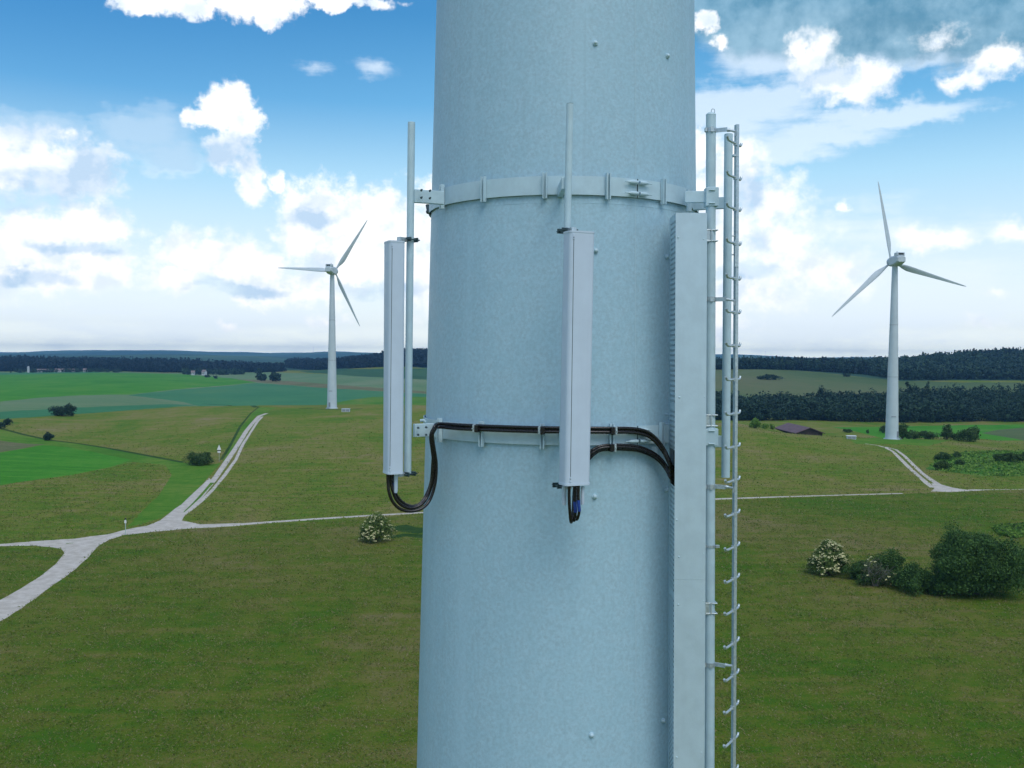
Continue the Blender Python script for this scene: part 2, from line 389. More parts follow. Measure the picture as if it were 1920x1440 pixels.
reg('crop_field', 'teal_crop', poly([(240, 741), (330, 731), (430, 723), (482, 718), (600, 727), (800, 739), (1000, 'd', 800), (1000, 'd', 610), (600, 'd', 610), (400, 'd', 620), (345, 754), (290, 747)]))
reg('field_margin', 'brown_strip', poly([(440, 711), (484, 717), (600, 727), (800, 738), (800, 734), (640, 722), (520, 713)]))
reg('crop_field', 'dark_green', poly([(560, 697), (640, 692), (800, 691), (1000, 'd', 1500), (1000, 'd', 1300), (800, 712), (680, 706)]))
reg('crop_field', 'teal_crop', poly([(-200, 'd', 1350), (0, 703), (190, 699), (180, 697), (0, 699), (-200, 'd', 1500)]))
reg('crop_field', 'lime_green', poly([(610, 'd', 700), (700, 'd', 600), (1000, 'd', 600), (1000, 'd', 800), (800, 'd', 800), (700, 'd', 790)]))
reg('field_margin', 'lime_green', wobp := poly([(-100, 'd', 330), (0, 806), (45, 817), (92, 826), (160, 834), (240, 848), (345, 868), (380, 872), (415, 868), (390, 895), (345, 945), (300, 972), (262, 984), (238, 988), (270, 955), (300, 925), (322, 890), (310, 872), (250, 866), (208, 876), (146, 889), (62, 901), (0, 910), (-100, 'd', 225)]))
reg('field_margin', 'brown_strip', poly([(-60, 'd', 295), (0, 826), (50, 832), (85, 833), (42, 841), (0, 848), (-60, 'd', 270)]))
reg('crop_field', 'bright_green', poly([(-60, 'd', 280), (0, 849), (42, 842), (81, 835), (125, 838), (187, 850), (245, 862), (208, 875), (146, 888), (62, 900), (0, 909), (-60, 'd', 222)]))
reg('crop_field', 'lime_green', poly([(322, 878), (380, 878), (388, 893), (345, 940), (300, 968), (262, 980), (285, 950), (318, 915), (330, 892)]))
reg('grass_bank_and_shade', 'bank_grass_and_shade', strip([(0, 803), (45, 815), (92, 825), (150, 832), (200, 840), (270, 853), (345, 867)], 2.0), strip([(415, 862), (432, 835), (450, 800), (470, 775), (484, 764)], 1.0, 0.8))
reg('field_margin', 'lime_green', poly([(418, 864), (434, 836), (452, 802), (472, 776), (486, 764), (520, 764), (500, 772), (480, 780), (460, 806), (441, 838), (420, 868)]))
reg('grass_bank_and_shade', 'bank_grass_and_shade', strip([(380, 757), (430, 760), (482, 764)], 2.0, 3.0), strip([(560, 766), (600, 767), (640, 768), (680, 766)], 3.0, 2.0), strip([(740, 986), (760, 992), (800, 996)], 5.0, 7.0), strip([(730, 1008), (760, 1003), (800, 1006)], 2.5, 4.0))  # last two strips: shade beside the lone elder bush, painted as dark grass
reg('crop_field', 'olive_slope', poly([(1300, 'd', 1090), (1380, 690), (1500, 695), (1680, 714), (1800, 717), (1920, 717), (2200, 'd', 990), (2200, 'd', 620), (1200, 'd', 620), (1200, 'd', 1090)]))
reg('crop_field', 'bright_green', poly([(1560, 801), (1672, 800), (1800, 797), (1920, 796), (2200, 'd', 560), (2200, 'd', 375), (1920, 826), (1870, 826), (1800, 818), (1750, 'd', 400), (1672, 'd', 400), (1600, 808)]))
reg('field_margin', 'olive_slope', poly([(1920, 802), (1870, 806), (1840, 812), (1900, 822), (1920, 826), (2100, 'd', 385), (2100, 'd', 520)]))
reg('field_margin', 'lime_green', poly([(1595, 826), (1640, 820), (1700, 822), (1780, 826), (1740, 836), (1690, 833), (1650, 832), (1605, 832)]))
reg('scrub_patch', 'scrub', poly([(1735, 880), (1760, 858), (1810, 848), (1870, 846), (1920, 846), (2100, 'd', 330), (2100, 'd', 245), (1920, 893), (1840, 893), (1790, 886)]))
reg('scrub_patch', 'scrub', poly([(1862, 990), (1900, 986), (1960, 984), (1960, 1000), (1905, 1010), (1875, 1004)]))
reg('gravel_road', 'gravel',
    poly([(-60, 1158), (0, 1125), (40, 1103), (75, 1081), (105, 1057), (121, 1037), (116, 1030), (98, 1026), (60, 1023), (0, 1024), (-60, 1026), (-60, 1021), (0, 1020), (60, 1015), (140, 1010), (200, 1002), (240, 992), (275, 986), (300, 976), (318, 962), (340, 946), (365, 922), (392, 896), (401, 905), (378, 935), (352, 957), (341, 976), (375, 983), (450, 981), (450, 985.5), (400, 989), (340, 992), (262, 1000), (232, 1003), (205, 1012), (185, 1023), (174, 1035), (165, 1046), (130, 1076), (90, 1104), (40, 1141), (0, 1165), (-60, 1200)]),
    strip([(399, 918), (378, 939), (358, 954), (338, 968)], 1.0, 1.4),
    strip([(450, 983.2), (520, 978), (600, 972.5), (680, 967.5), (760, 963), (830, 959)], 2.0, 1.3))
reg('farm_track', 'gravel',
    strip([(388, 917), (400, 901), (421, 871), (442, 840), (462, 808), (473, 794), (486, 780), (500, 775)], 1.15, 1.9),
    strip([(399, 918), (421, 891), (442, 862), (456, 832), (469, 812), (483, 790), (492, 781)], 1.0, 0.9))
reg('grass_bank_and_shade', 'lime_green', strip([(345, 960), (360, 946), (374, 932), (388, 916), (398, 905)], 0.35, 0.8), strip([(124, 1019), (138, 1018)], 0.5, 0.3))
reg('field_path', 'gravel', strip([(1200, 944), (1345, 935.5), (1450, 932), (1550, 929), (1640, 926.5), (1692, 925)], 1.7, 0.9), strip([(1830, 918.6), (1880, 918), (1960, 916.5)], 0.8, 0.5))
reg('farm_track', 'gravel',
    strip([(1622, 832), (1645, 835), (1660, 839), (1675, 847), (1690, 862), (1705, 877), (1722, 892), (1738, 906), (1748, 914)], 1.0, 1.3),
    strip([(1660, 838), (1680, 843), (1696, 855), (1712, 871), (1730, 888), (1748, 901), (1764, 911)], 1.0, 1.2),
    poly([(1746, 906), (1760, 907), (1785, 914), (1810, 918), (1845, 918), (1845, 919.5), (1810, 921), (1780, 922.5), (1745, 921.5), (1752, 916)]))

# constrained triangulation in (angle, log radius)
def tl(x, y): return (math.atan2(x, y), math.log(math.hypot(x, y)))
V2, E2 = [], []
polys_tl = []
for ri, (nm, mt, ps) in enumerate(REG):
    for p in ps:
        q = [tl(*a) for a in p]
        # drop near duplicate points
        qq = [q[0]]
        for a in q[1:]:
            if math.dist(a, qq[-1]) > 2e-5: qq.append(a)
        if math.dist(qq[0], qq[-1]) < 2e-5: qq.pop()
        polys_tl.append((ri, np.array(qq)))
        o = len(V2); V2 += qq; E2 += [(o + i, o + (i + 1) % len(qq)) for i in range(len(qq))]
th_in = np.radians(np.arange(-33, 33.01, 0.3))
th_out = np.radians(np.concatenate([np.arange(-180, -33, 4.9), np.arange(34.5, 180.5, 4.85)])); th_out[-1] = math.pi; th_out[0] = -math.pi
lr_in = np.log(np.concatenate([np.geomspace(8, 60, 8)[:-1], np.geomspace(60, 10000, 130)]))
for tt in th_in:
    for q in lr_in: V2.append((float(tt), float(q)))
for tt in th_out:
    for q in np.log(np.geomspace(8, 10000, 36)): V2.append((float(tt), float(q)))
res = geometry.delaunay_2d_cdt([Vector(v) for v in V2], E2, [], 0, 1e-7)
cv = np.array([(v.x, v.y) for v in res[0]]); cf = np.array([f for f in res[2] if len(f) == 3])
cen = cv[cf].mean(axis=1)
owner = np.full(len(cf), -1)
def inpoly(pts, pg):
    x, y = pts[:, 0], pts[:, 1]; ins = np.zeros(len(pts), bool); j = len(pg) - 1
    for i in range(len(pg)):
        xi, yi = pg[i]; xj, yj = pg[j]
        c = ((yi > y) != (yj > y))
        if c.any():
            xx = (xj - xi) * (y - yi) / ((yj - yi) if yj != yi else 1e-12) + xi
            ins ^= c & (x < xx)
        j = i
    return ins
for ri, pg in polys_tl:
    bb = (cen[:, 0] > pg[:, 0].min()) & (cen[:, 0] < pg[:, 0].max()) & (cen[:, 1] > pg[:, 1].min()) & (cen[:, 1] < pg[:, 1].max())
    idx = np.where(bb)[0]
    if len(idx): owner[idx[inpoly(cen[idx], pg)]] = ri
rad = np.exp(cv[:, 1]); GX = rad * np.sin(cv[:, 0]); GY = rad * np.cos(cv[:, 0]); GZ = height(GX, GY)
# orientation: make normals up
a_, b_, c_ = cf[:, 0], cf[:, 1], cf[:, 2]
area = (GX[b_] - GX[a_]) * (GY[c_] - GY[a_]) - (GX[c_] - GX[a_]) * (GY[b_] - GY[a_])
flip = area < 0; cf[flip] = cf[flip][:, ::-1]
# analytic normals shared by every sheet
e = np.maximum(rad * 0.004, 0.5)
NX = -(height(GX + e, GY) - height(GX - e, GY)) / (2 * e); NY = -(height(GX, GY + e) - height(GX, GY - e)) / (2 * e)
NN = np.stack([NX, NY, np.ones_like(NX)], 1); NN /= np.linalg.norm(NN, axis=1)[:, None]
def sheet(name, mat, sel, kind='structure'):
    fs = cf[sel]
    if not len(fs): return
    used, inv = np.unique(fs, return_inverse=True); inv = inv.reshape(fs.shape)
    me = bpy.data.meshes.new(name)
    me.from_pydata(list(zip(GX[used].tolist(), GY[used].tolist(), GZ[used].tolist())), [], inv.tolist())
    me.update(); me.polygons.foreach_set('use_smooth', [True] * len(fs))
    me.normals_split_custom_set_from_vertices(NN[used].tolist())
    me.materials.append(MATS[mat])
    o = bpy.data.objects.new(name, me); COL.objects.link(o); o['kind'] = kind; return o
sheet('ground', 'meadow', owner == -1)
for ri, (nm, mt, ps) in enumerate(REG): sheet(nm, mt, owner == ri)
# small cap under the camera
mb = MB(); n = 24; cap = [(8 * math.sin(2 * math.pi * i / n), 8 * math.cos(2 * math.pi * i / n)) for i in range(n)]
mb.add([(0, 0, 0.0)] + [(x * 1.02, y * 1.02, H(x, y) - 0.004) for x, y in cap], [(0, (i + 1) % n + 1, i + 1) for i in range(n)]); o = mb.build('ground', 'meadow_cloud_shade'); o['kind'] = 'structure'

# ------------------------------------------------------------------ near tower
AX = P(1053, 665, 11.03).x; AY = 11.03
def rad_at(z): return 1.5 - 0.0215 * (z - 33.6)
def S(px, py, off=0.0):
    d = ray(px, py).normalized(); p = C0.copy()
    # closest approach region, march
    t = 7.0
    for _ in range(400):
        q = C0 + d * t; dist = math.hypot(q.x - AX, q.y - AY) - (rad_at(q.z) + off)
        if dist < 1e-4: break
        t += max(dist * 0.8, 1e-4)
        if t > 13: break
    return C0 + d * t
def cyl(th, z, off=0.0):
    """th measured from the direction to the camera, + to the right"""
    r = rad_at(z) + off; return Vector((AX + r * math.sin(th), AY - r * math.cos(th), z))
def thof(p): return math.atan2(p.x - AX, AY - p.y)
tw = thing('turbine_tower', (AX, AY, 0), 'thick grey white tubular steel tower filling the middle of the picture', 'tower')
NS = 128
zs = [-0.3] + [i * 2.0 for i in range(1, 33)] + [65.0]
vs = [cyl(2 * math.pi * k / NS, z) for z in zs for k in range(NS)]
fs = [(i * NS + k, i * NS + (k + 1) % NS, (i + 1) * NS + (k + 1) % NS, (i + 1) * NS + k) for i in range(len(zs) - 1) for k in range(NS)]
mb = MB(); mb.add(vs, fs, True); mb.add(vs[-NS:], [tuple(range(NS))]); mb.build('shaft', 'tower_paint', tw)
def hoop(z, off, h, prot=0.004, th0=-math.pi, th1=math.pi, n=128, inner=-0.02):
    mb = MB(); vs = []; closed = th1 - th0 > 6.28
    for i in range(n + 1):
        th = lerp(th0, th1, i / n)
        for zz, oo in ((z - h / 2, inner), (z - h / 2, off + prot), (z + h / 2, off + prot), (z + h / 2, inner)): vs.append(cyl(th, zz, oo))
    fs = []
    for i in range(n):
        for k in range(4): fs.append((i * 4 + k, (i + 1) * 4 + k, (i + 1) * 4 + (k + 1) % 4, i * 4 + (k + 1) % 4))
    mb.add(vs, fs)
    if not closed: mb.add(vs[:4], [(3, 2, 1, 0)]); mb.add(vs[-4:], [(0, 1, 2, 3)])
    return mb
ZU = 33.59; ZL = 31.12
for z in (ZU - 0.075, 30.2 - 9, 44.0, 10): hoop(z, 0.0, 0.006, 0.002).build('flange_seam', 'tower_paint', tw)
ths = thof(S(1191, 400)); mb = MB(); hw = 0.0022
vs = []; 
for z in range(0, 66, 3):
    for s_ in (-1, 1): vs.append(cyl(ths + s_ * hw / 1.4, z + 0.01, 0.0025))
mb.add(vs, [(2 * i, 2 * i + 1, 2 * i + 3, 2 * i + 2) for i in range(21)], True); 
mb.build('weld_seam', 'white_paint', tw)
for px, py in [(1116, 81), (1251, 105), (1117, 470), (1250, 482), (1115, 931), (1249, 919), (1109, 1378), (1243, 1351)]:
    p = S(px, py, 0.0); th = thof(p); nrm = Vector((math.sin(th), -math.cos(th), 0))
    mb = MB(); mb.tube([p - nrm * 0.01, p + nrm * 0.012], 0.026, 16); mb.ball(p + nrm * 0.012, 0.021, 14); mb.build('bolt', 'white_paint', tw)

# ------------------------------------------------------------------ mounting rings
def channel(mb, th, z0, z1, off, w=0.046, dp=0.035):
    """upright U channel standing on the ring"""
    M = Matrix.Rotation(th, 3, 'Z'); c = cyl(th, (z0 + z1) / 2, off)
    h = z1 - z0
    mb.box(c + M @ Vector((0, -0.004, 0)), (w, 0.006, h), M)
    for s_ in (-1, 1): mb.box(c + M @ Vector((s_ * (w / 2 - 0.006), -0.007 - dp / 2, 0)), (0.011, dp, h), M)
def ring(zlow, label, chans, hb=0.185):
    rg = thing('mounting_ring', (AX, AY, zlow), label, 'ring', 'steel mounting rings round the tower')
    thg = thof(S(1192, 355 if zlow > 33 else 820))
    hoop(zlow + hb / 2, 0.022, hb, 0.006, thg + 0.004, thg - 0.004 + 2 * math.pi, 160, 0.021).build('band', 'white_paint', rg)
    for px in chans:
        th = thof(S(px, 360 if zlow > 33 else 820)); mb = MB()
        channel(mb, th, zlow - 0.04, zlow + hb + 0.03, 0.032); mb.build('channel', 'white_paint', rg)
    for dz in (0.035, 0.145):     # tensioning bolts at the gap
        for s_ in (-1, 1):
            M = Matrix.Rotation(thg, 3, 'Z'); c = cyl(thg, zlow + dz, 0.055); u = M @ Vector((s_, 0, 0))
            mb = MB(); mb.tube([c + u * 0.012, c + u * 0.03, c + u * 0.085, c + u * 0.125], [0.019, 0.021, 0.019, 0.007], 12)
            mb.tube([c + u * 0.12, c + u * 0.155], 0.006, 8); mb.build('tension_bolt', 'white_paint', rg)
    mb = MB(); c = cyl(thg, zlow + hb / 2, 0.034); mb.box(c, (0.008, 0.006, hb), Matrix.Rotation(thg, 3, 'Z')); mb.build('gap_dark_strip', 'dark_metal', rg)  # dark strip laid over the open gap in the band
    return rg
ru = ring(ZU, 'upper steel ring around the tower, above the antennas', [837, 912, 1023, 1137, 1237])
rl = ring(ZL, 'lower steel ring around the tower, behind the black cables', [832, 908, 1018, 1143, 1234])
# poles -----------------------------------------------------------
def arm(rg, a, b, w, h, plates=True, bolts=()):
    """box section from a to b"""
    a = Vector(a); b = Vector(b); d = (b - a); L = d.length; yaw = math.atan2(d.y, d.x)
    M = Matrix.Rotation(yaw, 3, 'Z'); mb = MB(); mb.bbox((a + b) / 2, (L, w, h), M, 0.004); o = mb.build('arm', 'white_paint', rg)
    for p in bolts:
        q = MB(); q.tube([p, p + Vector((0, -0.012, 0))], 0.012, 8, smooth=False); q.tube([p + Vector((0, -0.012, 0)), p + Vector((0.012, -0.05, 0.0))], 0.008, 8)
        q.build('bolt', 'dark_metal', o)
    return o
YL, YCn, YP2, YP1 = 9.9, 9.03, 10.1, 9.7
# left arms
for rg, y, xx in ((ru, 368, [(790, 357), (806, 358), (790, 371), (806, 372)]), (rl, 808, [(784, 802), (799, 801), (784, 815), (799, 815)])):
    a = P(776, y - 3, YL); b = P(832 if y < 500 else 812, y + (6 if y < 500 else 0), 10.02); bl = []
    for q in xx:
        bl.append(P(q[0], q[1], 9.855))
    arm(rg, a, b, 0.05, 0.135, True, bl)
    # centre arm
    yc = 352 if y < 500 else 822
    a = P(1058, yc, YCn + 0.02); b = P(1050, yc + 1, 9.55); arm(rg, a, b, 0.05, 0.11)
    # right arms
    yr = 371 if y < 500 else 816
    a = P(1284, yr, 9.72); b = P(1326, yr - 3, YP1); arm(rg, a, b, 0.05, 0.115)
    a = P(1300, yr + 10, 10.25); b = P(1364, yr + 12, YP2 - 0.0); arm(rg, a, b, 0.05, 0.12)
    mb = MB(); c0 = P(1292, yr - 16, 10.05); c1 = P(1292, yr + 26, 10.05); mb.tube([c0, c1], 0.03, 12); mb.build('post_stub', 'white_paint', rg)
# clamp tab at the left edge
mb = MB(); p = P(801, 384, 10.9); mb.tube([p, p + Vector((0.02, -0.02, -0.09))], 0.02, 8); mb.ball(P(803, 397, 10.85), 0.028, 10); mb.build('end_clamp', 'dark_metal', ru)
mb = MB(); mb.tube([P(788, 789, 10.6), P(794, 788, 10.6), P(800, 793, 10.6)], 0.018, 8); mb.build('lifting_eye', 'white_paint', rl)

def pole(name, label, top, bot, Y, r, cat='pole', cap=False, mat='white_paint', group=None):
    a = P(*top, Y); b = P(*bot, Y); o = thing(name, b, label, cat, group)
    mb = MB(); mb.tube([b, a], r, 24)
    if cap: mb.tube([a, a + Vector((0, 0, 0.012)), a + Vector((0, 0, 0.022))], [r, r * 0.97, r * 0.7], 24)
    mb.build('tube', mat, o)
    if not cap:
        mb = MB(); mb.tube([a, a + Vector((0, 0, 0.004))], r * 0.93, 24); mb.build('end_cap', 'dark_metal' if r < 0.037 else mat, o)
    return o
GP = 'antenna poles held by the rings'
pl = pole('mounting_pole', 'slim pole left of the tower, behind the left antenna', (771.5, 230), (764.3, 890), YL, 0.0375, group=GP)
pc = pole('mounting_pole', 'slim pole standing in front of the tower, above the middle antenna', (1068.8, 195), (1053.5, 910), YCn, 0.033, group=GP)
p2 = pole('mounting_pole', 'bare pole right of the tower, between thick pipe and climbing rail', (1366, 252), (1360.5, 895), YP2, 0.044, group=GP)
# thick pipe runs down to the ground
pa, pb = P(1333, 216, YP1), P(1330.5, 1440, YP1 - 0.07); dv = (pb - pa); pend = pa + dv * ((pa.z - 0.2) / -dv.z)
p1 = thing('support_pipe', pend, 'thick long pipe with rounded cap beside the cable duct', 'pipe')
mb = MB(); mb.tube([pend, pa], 0.049, 28); mb.build('tube', 'white_paint', p1)
mb = MB(); mb.tube([pa, pa + Vector((0, 0, 0.012)), pa + Vector((0, 0, 0.024))], [0.051, 0.047, 0.03], 28); mb.build('cap', 'white_paint', p1)
mb = MB(); cc = pa + Vector((0.02, 0, 0.022)); mb.tube([cc + Vector((0.017 * math.cos(a), 0, 0.017 + 0.017 * math.sin(a) * 1.5)) for a in np.linspace(-2.2, 4.0, 14)], 0.004, 8); mb.build('lifting_eye', 'galvanised', p1)
def on_p1(y): return pa.lerp(pb, (y - 216) / 1224)
for y0, y1 in ((351, 386), (799, 831)):     # square clamp plates
    c = on_p1((y0 + y1) / 2); mb = MB(); mb.bbox(c + Vector((0.005, -0.0, 0)), (0.128, 0.118, (y1 - y0) * 0.00538), None, 0.005)
    o = mb.build('clamp_block', 'white_paint', p1)
    for s_ in (-1, 1):
        mb = MB(); mb.tube([c + Vector((-0.03, -0.066, s_ * 0.065)), c + Vector((0.03, -0.066, s_ * 0.065))], 0.007, 8); mb.build('clamp_bolt', 'white_paint', o)
for y0, y1 in ((430, 450), (774, 794), (1126, 1145)):   # double strap brackets towards the duct
    mb = MB(); 
    for y in (y0, y1):
        c = on_p1(y); mb.tube([c + Vector((-0.05, -0.05, 0)), c + Vector((0.065, -0.05, 0))], 0.007, 8); mb.tube([c + Vector((0.058, -0.05, 0)), c + Vector((0.058, 0.04, 0))], 0.006, 8)
    c = (on_p1(y0) + on_p1(y1)) / 2; mb.box(c + Vector((0.0, -0.056, 0)), (0.012, 0.006, 0.12)); mb.box(c + Vector((-0.045, -0.05, 0)), (0.05, 0.006, 0.13)); mb.build('strap_bracket', 'galvanised', p1)
c = on_p1(1020); mb = MB(); mb.tube([c + Vector((0, 0, -0.012)), c + Vector((0, 0, 0.012))], 0.055, 24); mb.box(c + Vector((0.07, -0.02, 0)), (0.04, 0.03, 0.024)); mb.box(c + Vector((-0.07, -0.03, 0)), (0.05, 0.006, 0.024)); mb.build('pipe_collar', 'galvanised', p1)

# ------------------------------------------------------------------ cable duct
dt = P(1296.5, 399, 9.42); db = P(1292, 1440, 9.36)
ddir = (db - dt); dz_ = ddir.z
W_, D_ = 0.306, 0.40
def dpos(z): return dt + ddir * ((z - dt.z) / dz_)
DM = Matrix.Rotation(R(-1.0), 3, 'Z')
dend = dpos(0.2)
du = thing('cable_duct', dend, 'tall sheet metal cable duct with a perforated side fixed to the tower', 'duct')
def dpt(u, v, z): return dpos(z) + DM @ Vector((u, v, 0))
Z1 = dt.z; TK = 0.003
def panel(mb, u0, v0, u1, v1, z0, z1, t_=(0, 0)):
    """thin upright sheet between two plan points"""
    a = Vector((u0, v0)); b = Vector((u1, v1)); d = (b - a).normalized(); n = Vector((-d.y, d.x)) * TK
    q = [(a.x, a.y), (b.x, b.y), (b.x + n.x, b.y + n.y), (a.x + n.x, a.y + n.y)]
    vs = [dpt(u, v, z0) for u, v in q] + [dpt(u, v, z1) for u, v in q]
    mb.add(vs, [(3, 2, 1, 0), (4, 5, 6, 7), (0, 1, 5, 4), (1, 2, 6, 5), (2, 3, 7, 6), (3, 0, 4, 7)])
zj = P(1296, 1086, 9.4).z
mb = MB(); hw = W_ / 2
panel(mb, -hw, 0, hw, 0, zj + 0.0006, Z1); panel(mb, -hw, 0, hw, 0, 20.0, zj - 0.0006); panel(mb, -hw, 0, hw, 0, 0.2, 19.996)
mb.build('lid', 'duct_metal', du)
mb = MB(); panel(mb, hw, 0.004, hw, D_, 0.2, Z1 - 0.004); vs = [dpt(u, v, Z1 - 0.003) for u, v in ((-hw, 0.004), (hw, 0.004), (hw, D_), (-hw, D_))]
mb.add(vs, [(0, 1, 2, 3)]); panel(mb, hw, D_, -hw, D_, 0.2, Z1 - 0.004); mb.build('casing', 'duct_metal', du)
# perforated side: cells with a rectangular hole; notch where the cables enter
zn0, zn1 = P(1261, 905, 9.6).z, P(1261, 846, 9.6).z
mb = MB(); rows = int((Z1 - 26.9) / 0.0505); cols = 5; cw = D_ / cols; u = -hw
def quad(v0, v1, z0, z1):
    mb.add([dpt(u, v0, z0), dpt(u, v1, z0), dpt(u, v1, z1), dpt(u, v0, z1)], [(0, 3, 2, 1)])
for i in range(rows):
    z1 = Z1 - 0.004 - i * 0.0505; z0 = z1 - 0.0505
    if z0 < zn1 and z1 > zn0: 
        quad(0.004 + cw * 4.0, D_, z0, z1); continue
    skip = (i % 37) in (0,)
    for k in range(cols):
        v0, v1 = 0.004 + k * cw if k == 0 else k * cw, (k + 1) * cw
        if skip or k == cols - 1: quad(v0, v1, z0, z1); continue
        a0, a1 = v0 + cw * 0.30, v1 - cw * 0.30; b0, b1 = z0 + 0.0145, z1 - 0.0145
        quad(v0, v1, z0, b0); quad(v0, v1, b1, z1); quad(v0, a0, b0, b1); quad(a1, v1, b0, b1)
zb = Z1 - 0.004 - rows * 0.0505; quad(0.004, D_, 0.2, zb)
mb.build('perforated_side', 'duct_metal', du)
mb = MB(); panel(mb, -hw + 0.05, 0.03, -hw + 0.05, D_ - 0.02, 20.0, Z1 - 0.02); mb.build('inner_shade_sheet', 'duct_inner_shade', du)  # near-black sheet stands in for the shade inside the duct, behind the holes
for px, py in [(1272, 445), (1319, 448), (1274, 745), (1321, 744), (1273, 1044), (1319, 1038), (1272, 1134), (1319, 1127), (1269, 1420), (1315, 1411), (1268, 417), (1325, 417), (1268, 631), (1324, 628), (1269, 975), (1323, 1000)]:
    p = P(px, py, 9.42 - 0.06 * (py - 399) / 1041); mb = MB(); rr = 0.010 if px not in (1268, 1325, 1324, 1323) else 0.005
    mb.ball(p + Vector((0, 0.002, 0)), rr, 10, (1, 0.7, 1)); mb.build('screw', 'white_paint', du)
for py in (777, 795, 1133, 1150, 1250):   # small lugs behind the side
    p = P(1252, py, 9.86); mb = MB(); mb.tube([p + Vector((-0.025, 0, 0)), p + Vector((0.05, 0, 0))], 0.008, 8); mb.build('lug', 'white_paint', du)

# ------------------------------------------------------------------ climbing rail
ra, rb_ = P(1381.5, 234, 9.6), P(1375, 1440, 9.53); rdv = rb_ - ra; rend = ra + rdv * ((ra.z - 0.3) / -rdv.z)
la = thing('climbing_rail', rend, 'single steel climbing rail with foot pegs right of the pipes', 'ladder')
mb = MB(); w, dp, tk = 0.030, 0.045, 0.006
Mr = Matrix.Rotation(R(12), 3, 'Z')
for (cx, cy, sx, sy) in ((0, -dp / 2, w, tk), (-w / 2 + tk / 2, 0, tk, dp - tk * 1.1), (w / 2 - tk / 2, 0, tk, dp - tk * 1.1), (0, dp / 2, w, tk)):
    q = [(cx - sx / 2, cy - sy / 2), (cx + sx / 2, cy - sy / 2), (cx + sx / 2, cy + sy / 2), (cx - sx / 2, cy + sy / 2)]
    mb.prism(q, rend, ra, Mr)
mb.build('rail', 'galvanised', la)
def on_r(y): return ra.lerp(rb_, (y - 234) / 1206)
rung = None
ys = [270, 333, 391, 455, 520, 583, 645, 708, 772, 834, 897, 960, 1022, 1082, 1141, 1203, 1264, 1324, 1386, 1448, 1510]
for y in ys:
    c = on_r(y)
    if rung is None:
        mb = MB(); u = Vector((-0.55, -0.83, 0)).normalized()
        near = [u * -0.13 + Vector((0, 0, 0.032)), u * -0.122 + Vector((0, 0, 0.012)), u * -0.10, Vector((0, 0, 0)), u * 0.215, u * 0.245 + Vector((0, 0, 0.008)), u * 0.262 + Vector((0, 0, 0.030))]
        mb.tube(near, 0.0125, 12)
        mb.box(u * 0.03, (0.034, 0.034, 0.034), Mr)
        for e_, q in ((near[-1], near[-2]), (near[0], near[1])):
            d_ = (e_ - q).normalized(); mb.tube([e_ + d_ * 0.0005, e_ + d_ * 0.002], 0.0075, 10)
        rung = mb.build('rung', 'galvanised', None); rung.parent = la; rung.location = c - la.location
    else:
        o = rung.copy(); COL.objects.link(o); o.parent = la; o.location = c - la.location
for y in (244, 558, 908, 1243, 1575):
    c = on_p1(y); e_ = on_r(y + 2); mb = MB()
    mb.tube([c + Vector((0, 0, -0.022)), c + Vector((0, 0, 0.022))], 0.0545, 24)
    mb.box(c + Vector((0.0, -0.058, 0)), (0.03, 0.012, 0.05)); mb.box(c + Vector((-0.055, -0.02, 0)), (0.02, 0.05, 0.035))
    s0 = c + Vector((0.045, -0.03, 0)); s1 = lerp(c, e_, 0.62) + Vector((0, -0.02, 0.004)); s2 = lerp(c, e_, 0.78) + Vector((0, -0.02, 0.0)); s3 = e_ + Vector((-0.02, -0.01, -0.004))
    yaw = math.atan2((s1 - s0).y, (s1 - s0).x)
    mb.bbox((s0 + s1) / 2, ((s1 - s0).length, 0.008, 0.042), Matrix.Rotation(yaw, 3, 'Z'), 0.002)
    mb.tube([s1, s2, s3], [0.019, 0.012, 0.014], 10); mb.tube([s3 + Vector((0.005, 0, 0.01)), s3 + Vector((0.0, 0, -0.05))], 0.009, 8)
    mb.build('wall_bracket', 'galvanised', la)
mb = MB(); c = on_r(280); mb.box(c + Vector((-0.012, 0, -0.06)), (0.05, 0.06, 0.02)); mb.build('rail_clip', 'galvanised', la)
for y in (440, 475): mb = MB(); mb.tube([on_r(y) + Vector((-0.045, 0, 0)), on_r(y)], 0.007, 8); mb.build('splice_bolt', 'galvanised', la)
mb = MB(); mb.box((on_r(448) + on_r(498)) / 2 + Vector((-0.0, -0.031, 0)), (0.036, 0.006, (on_r(448) - on_r(498)).z)); mb.build('splice_plate', 'galvanised', la)

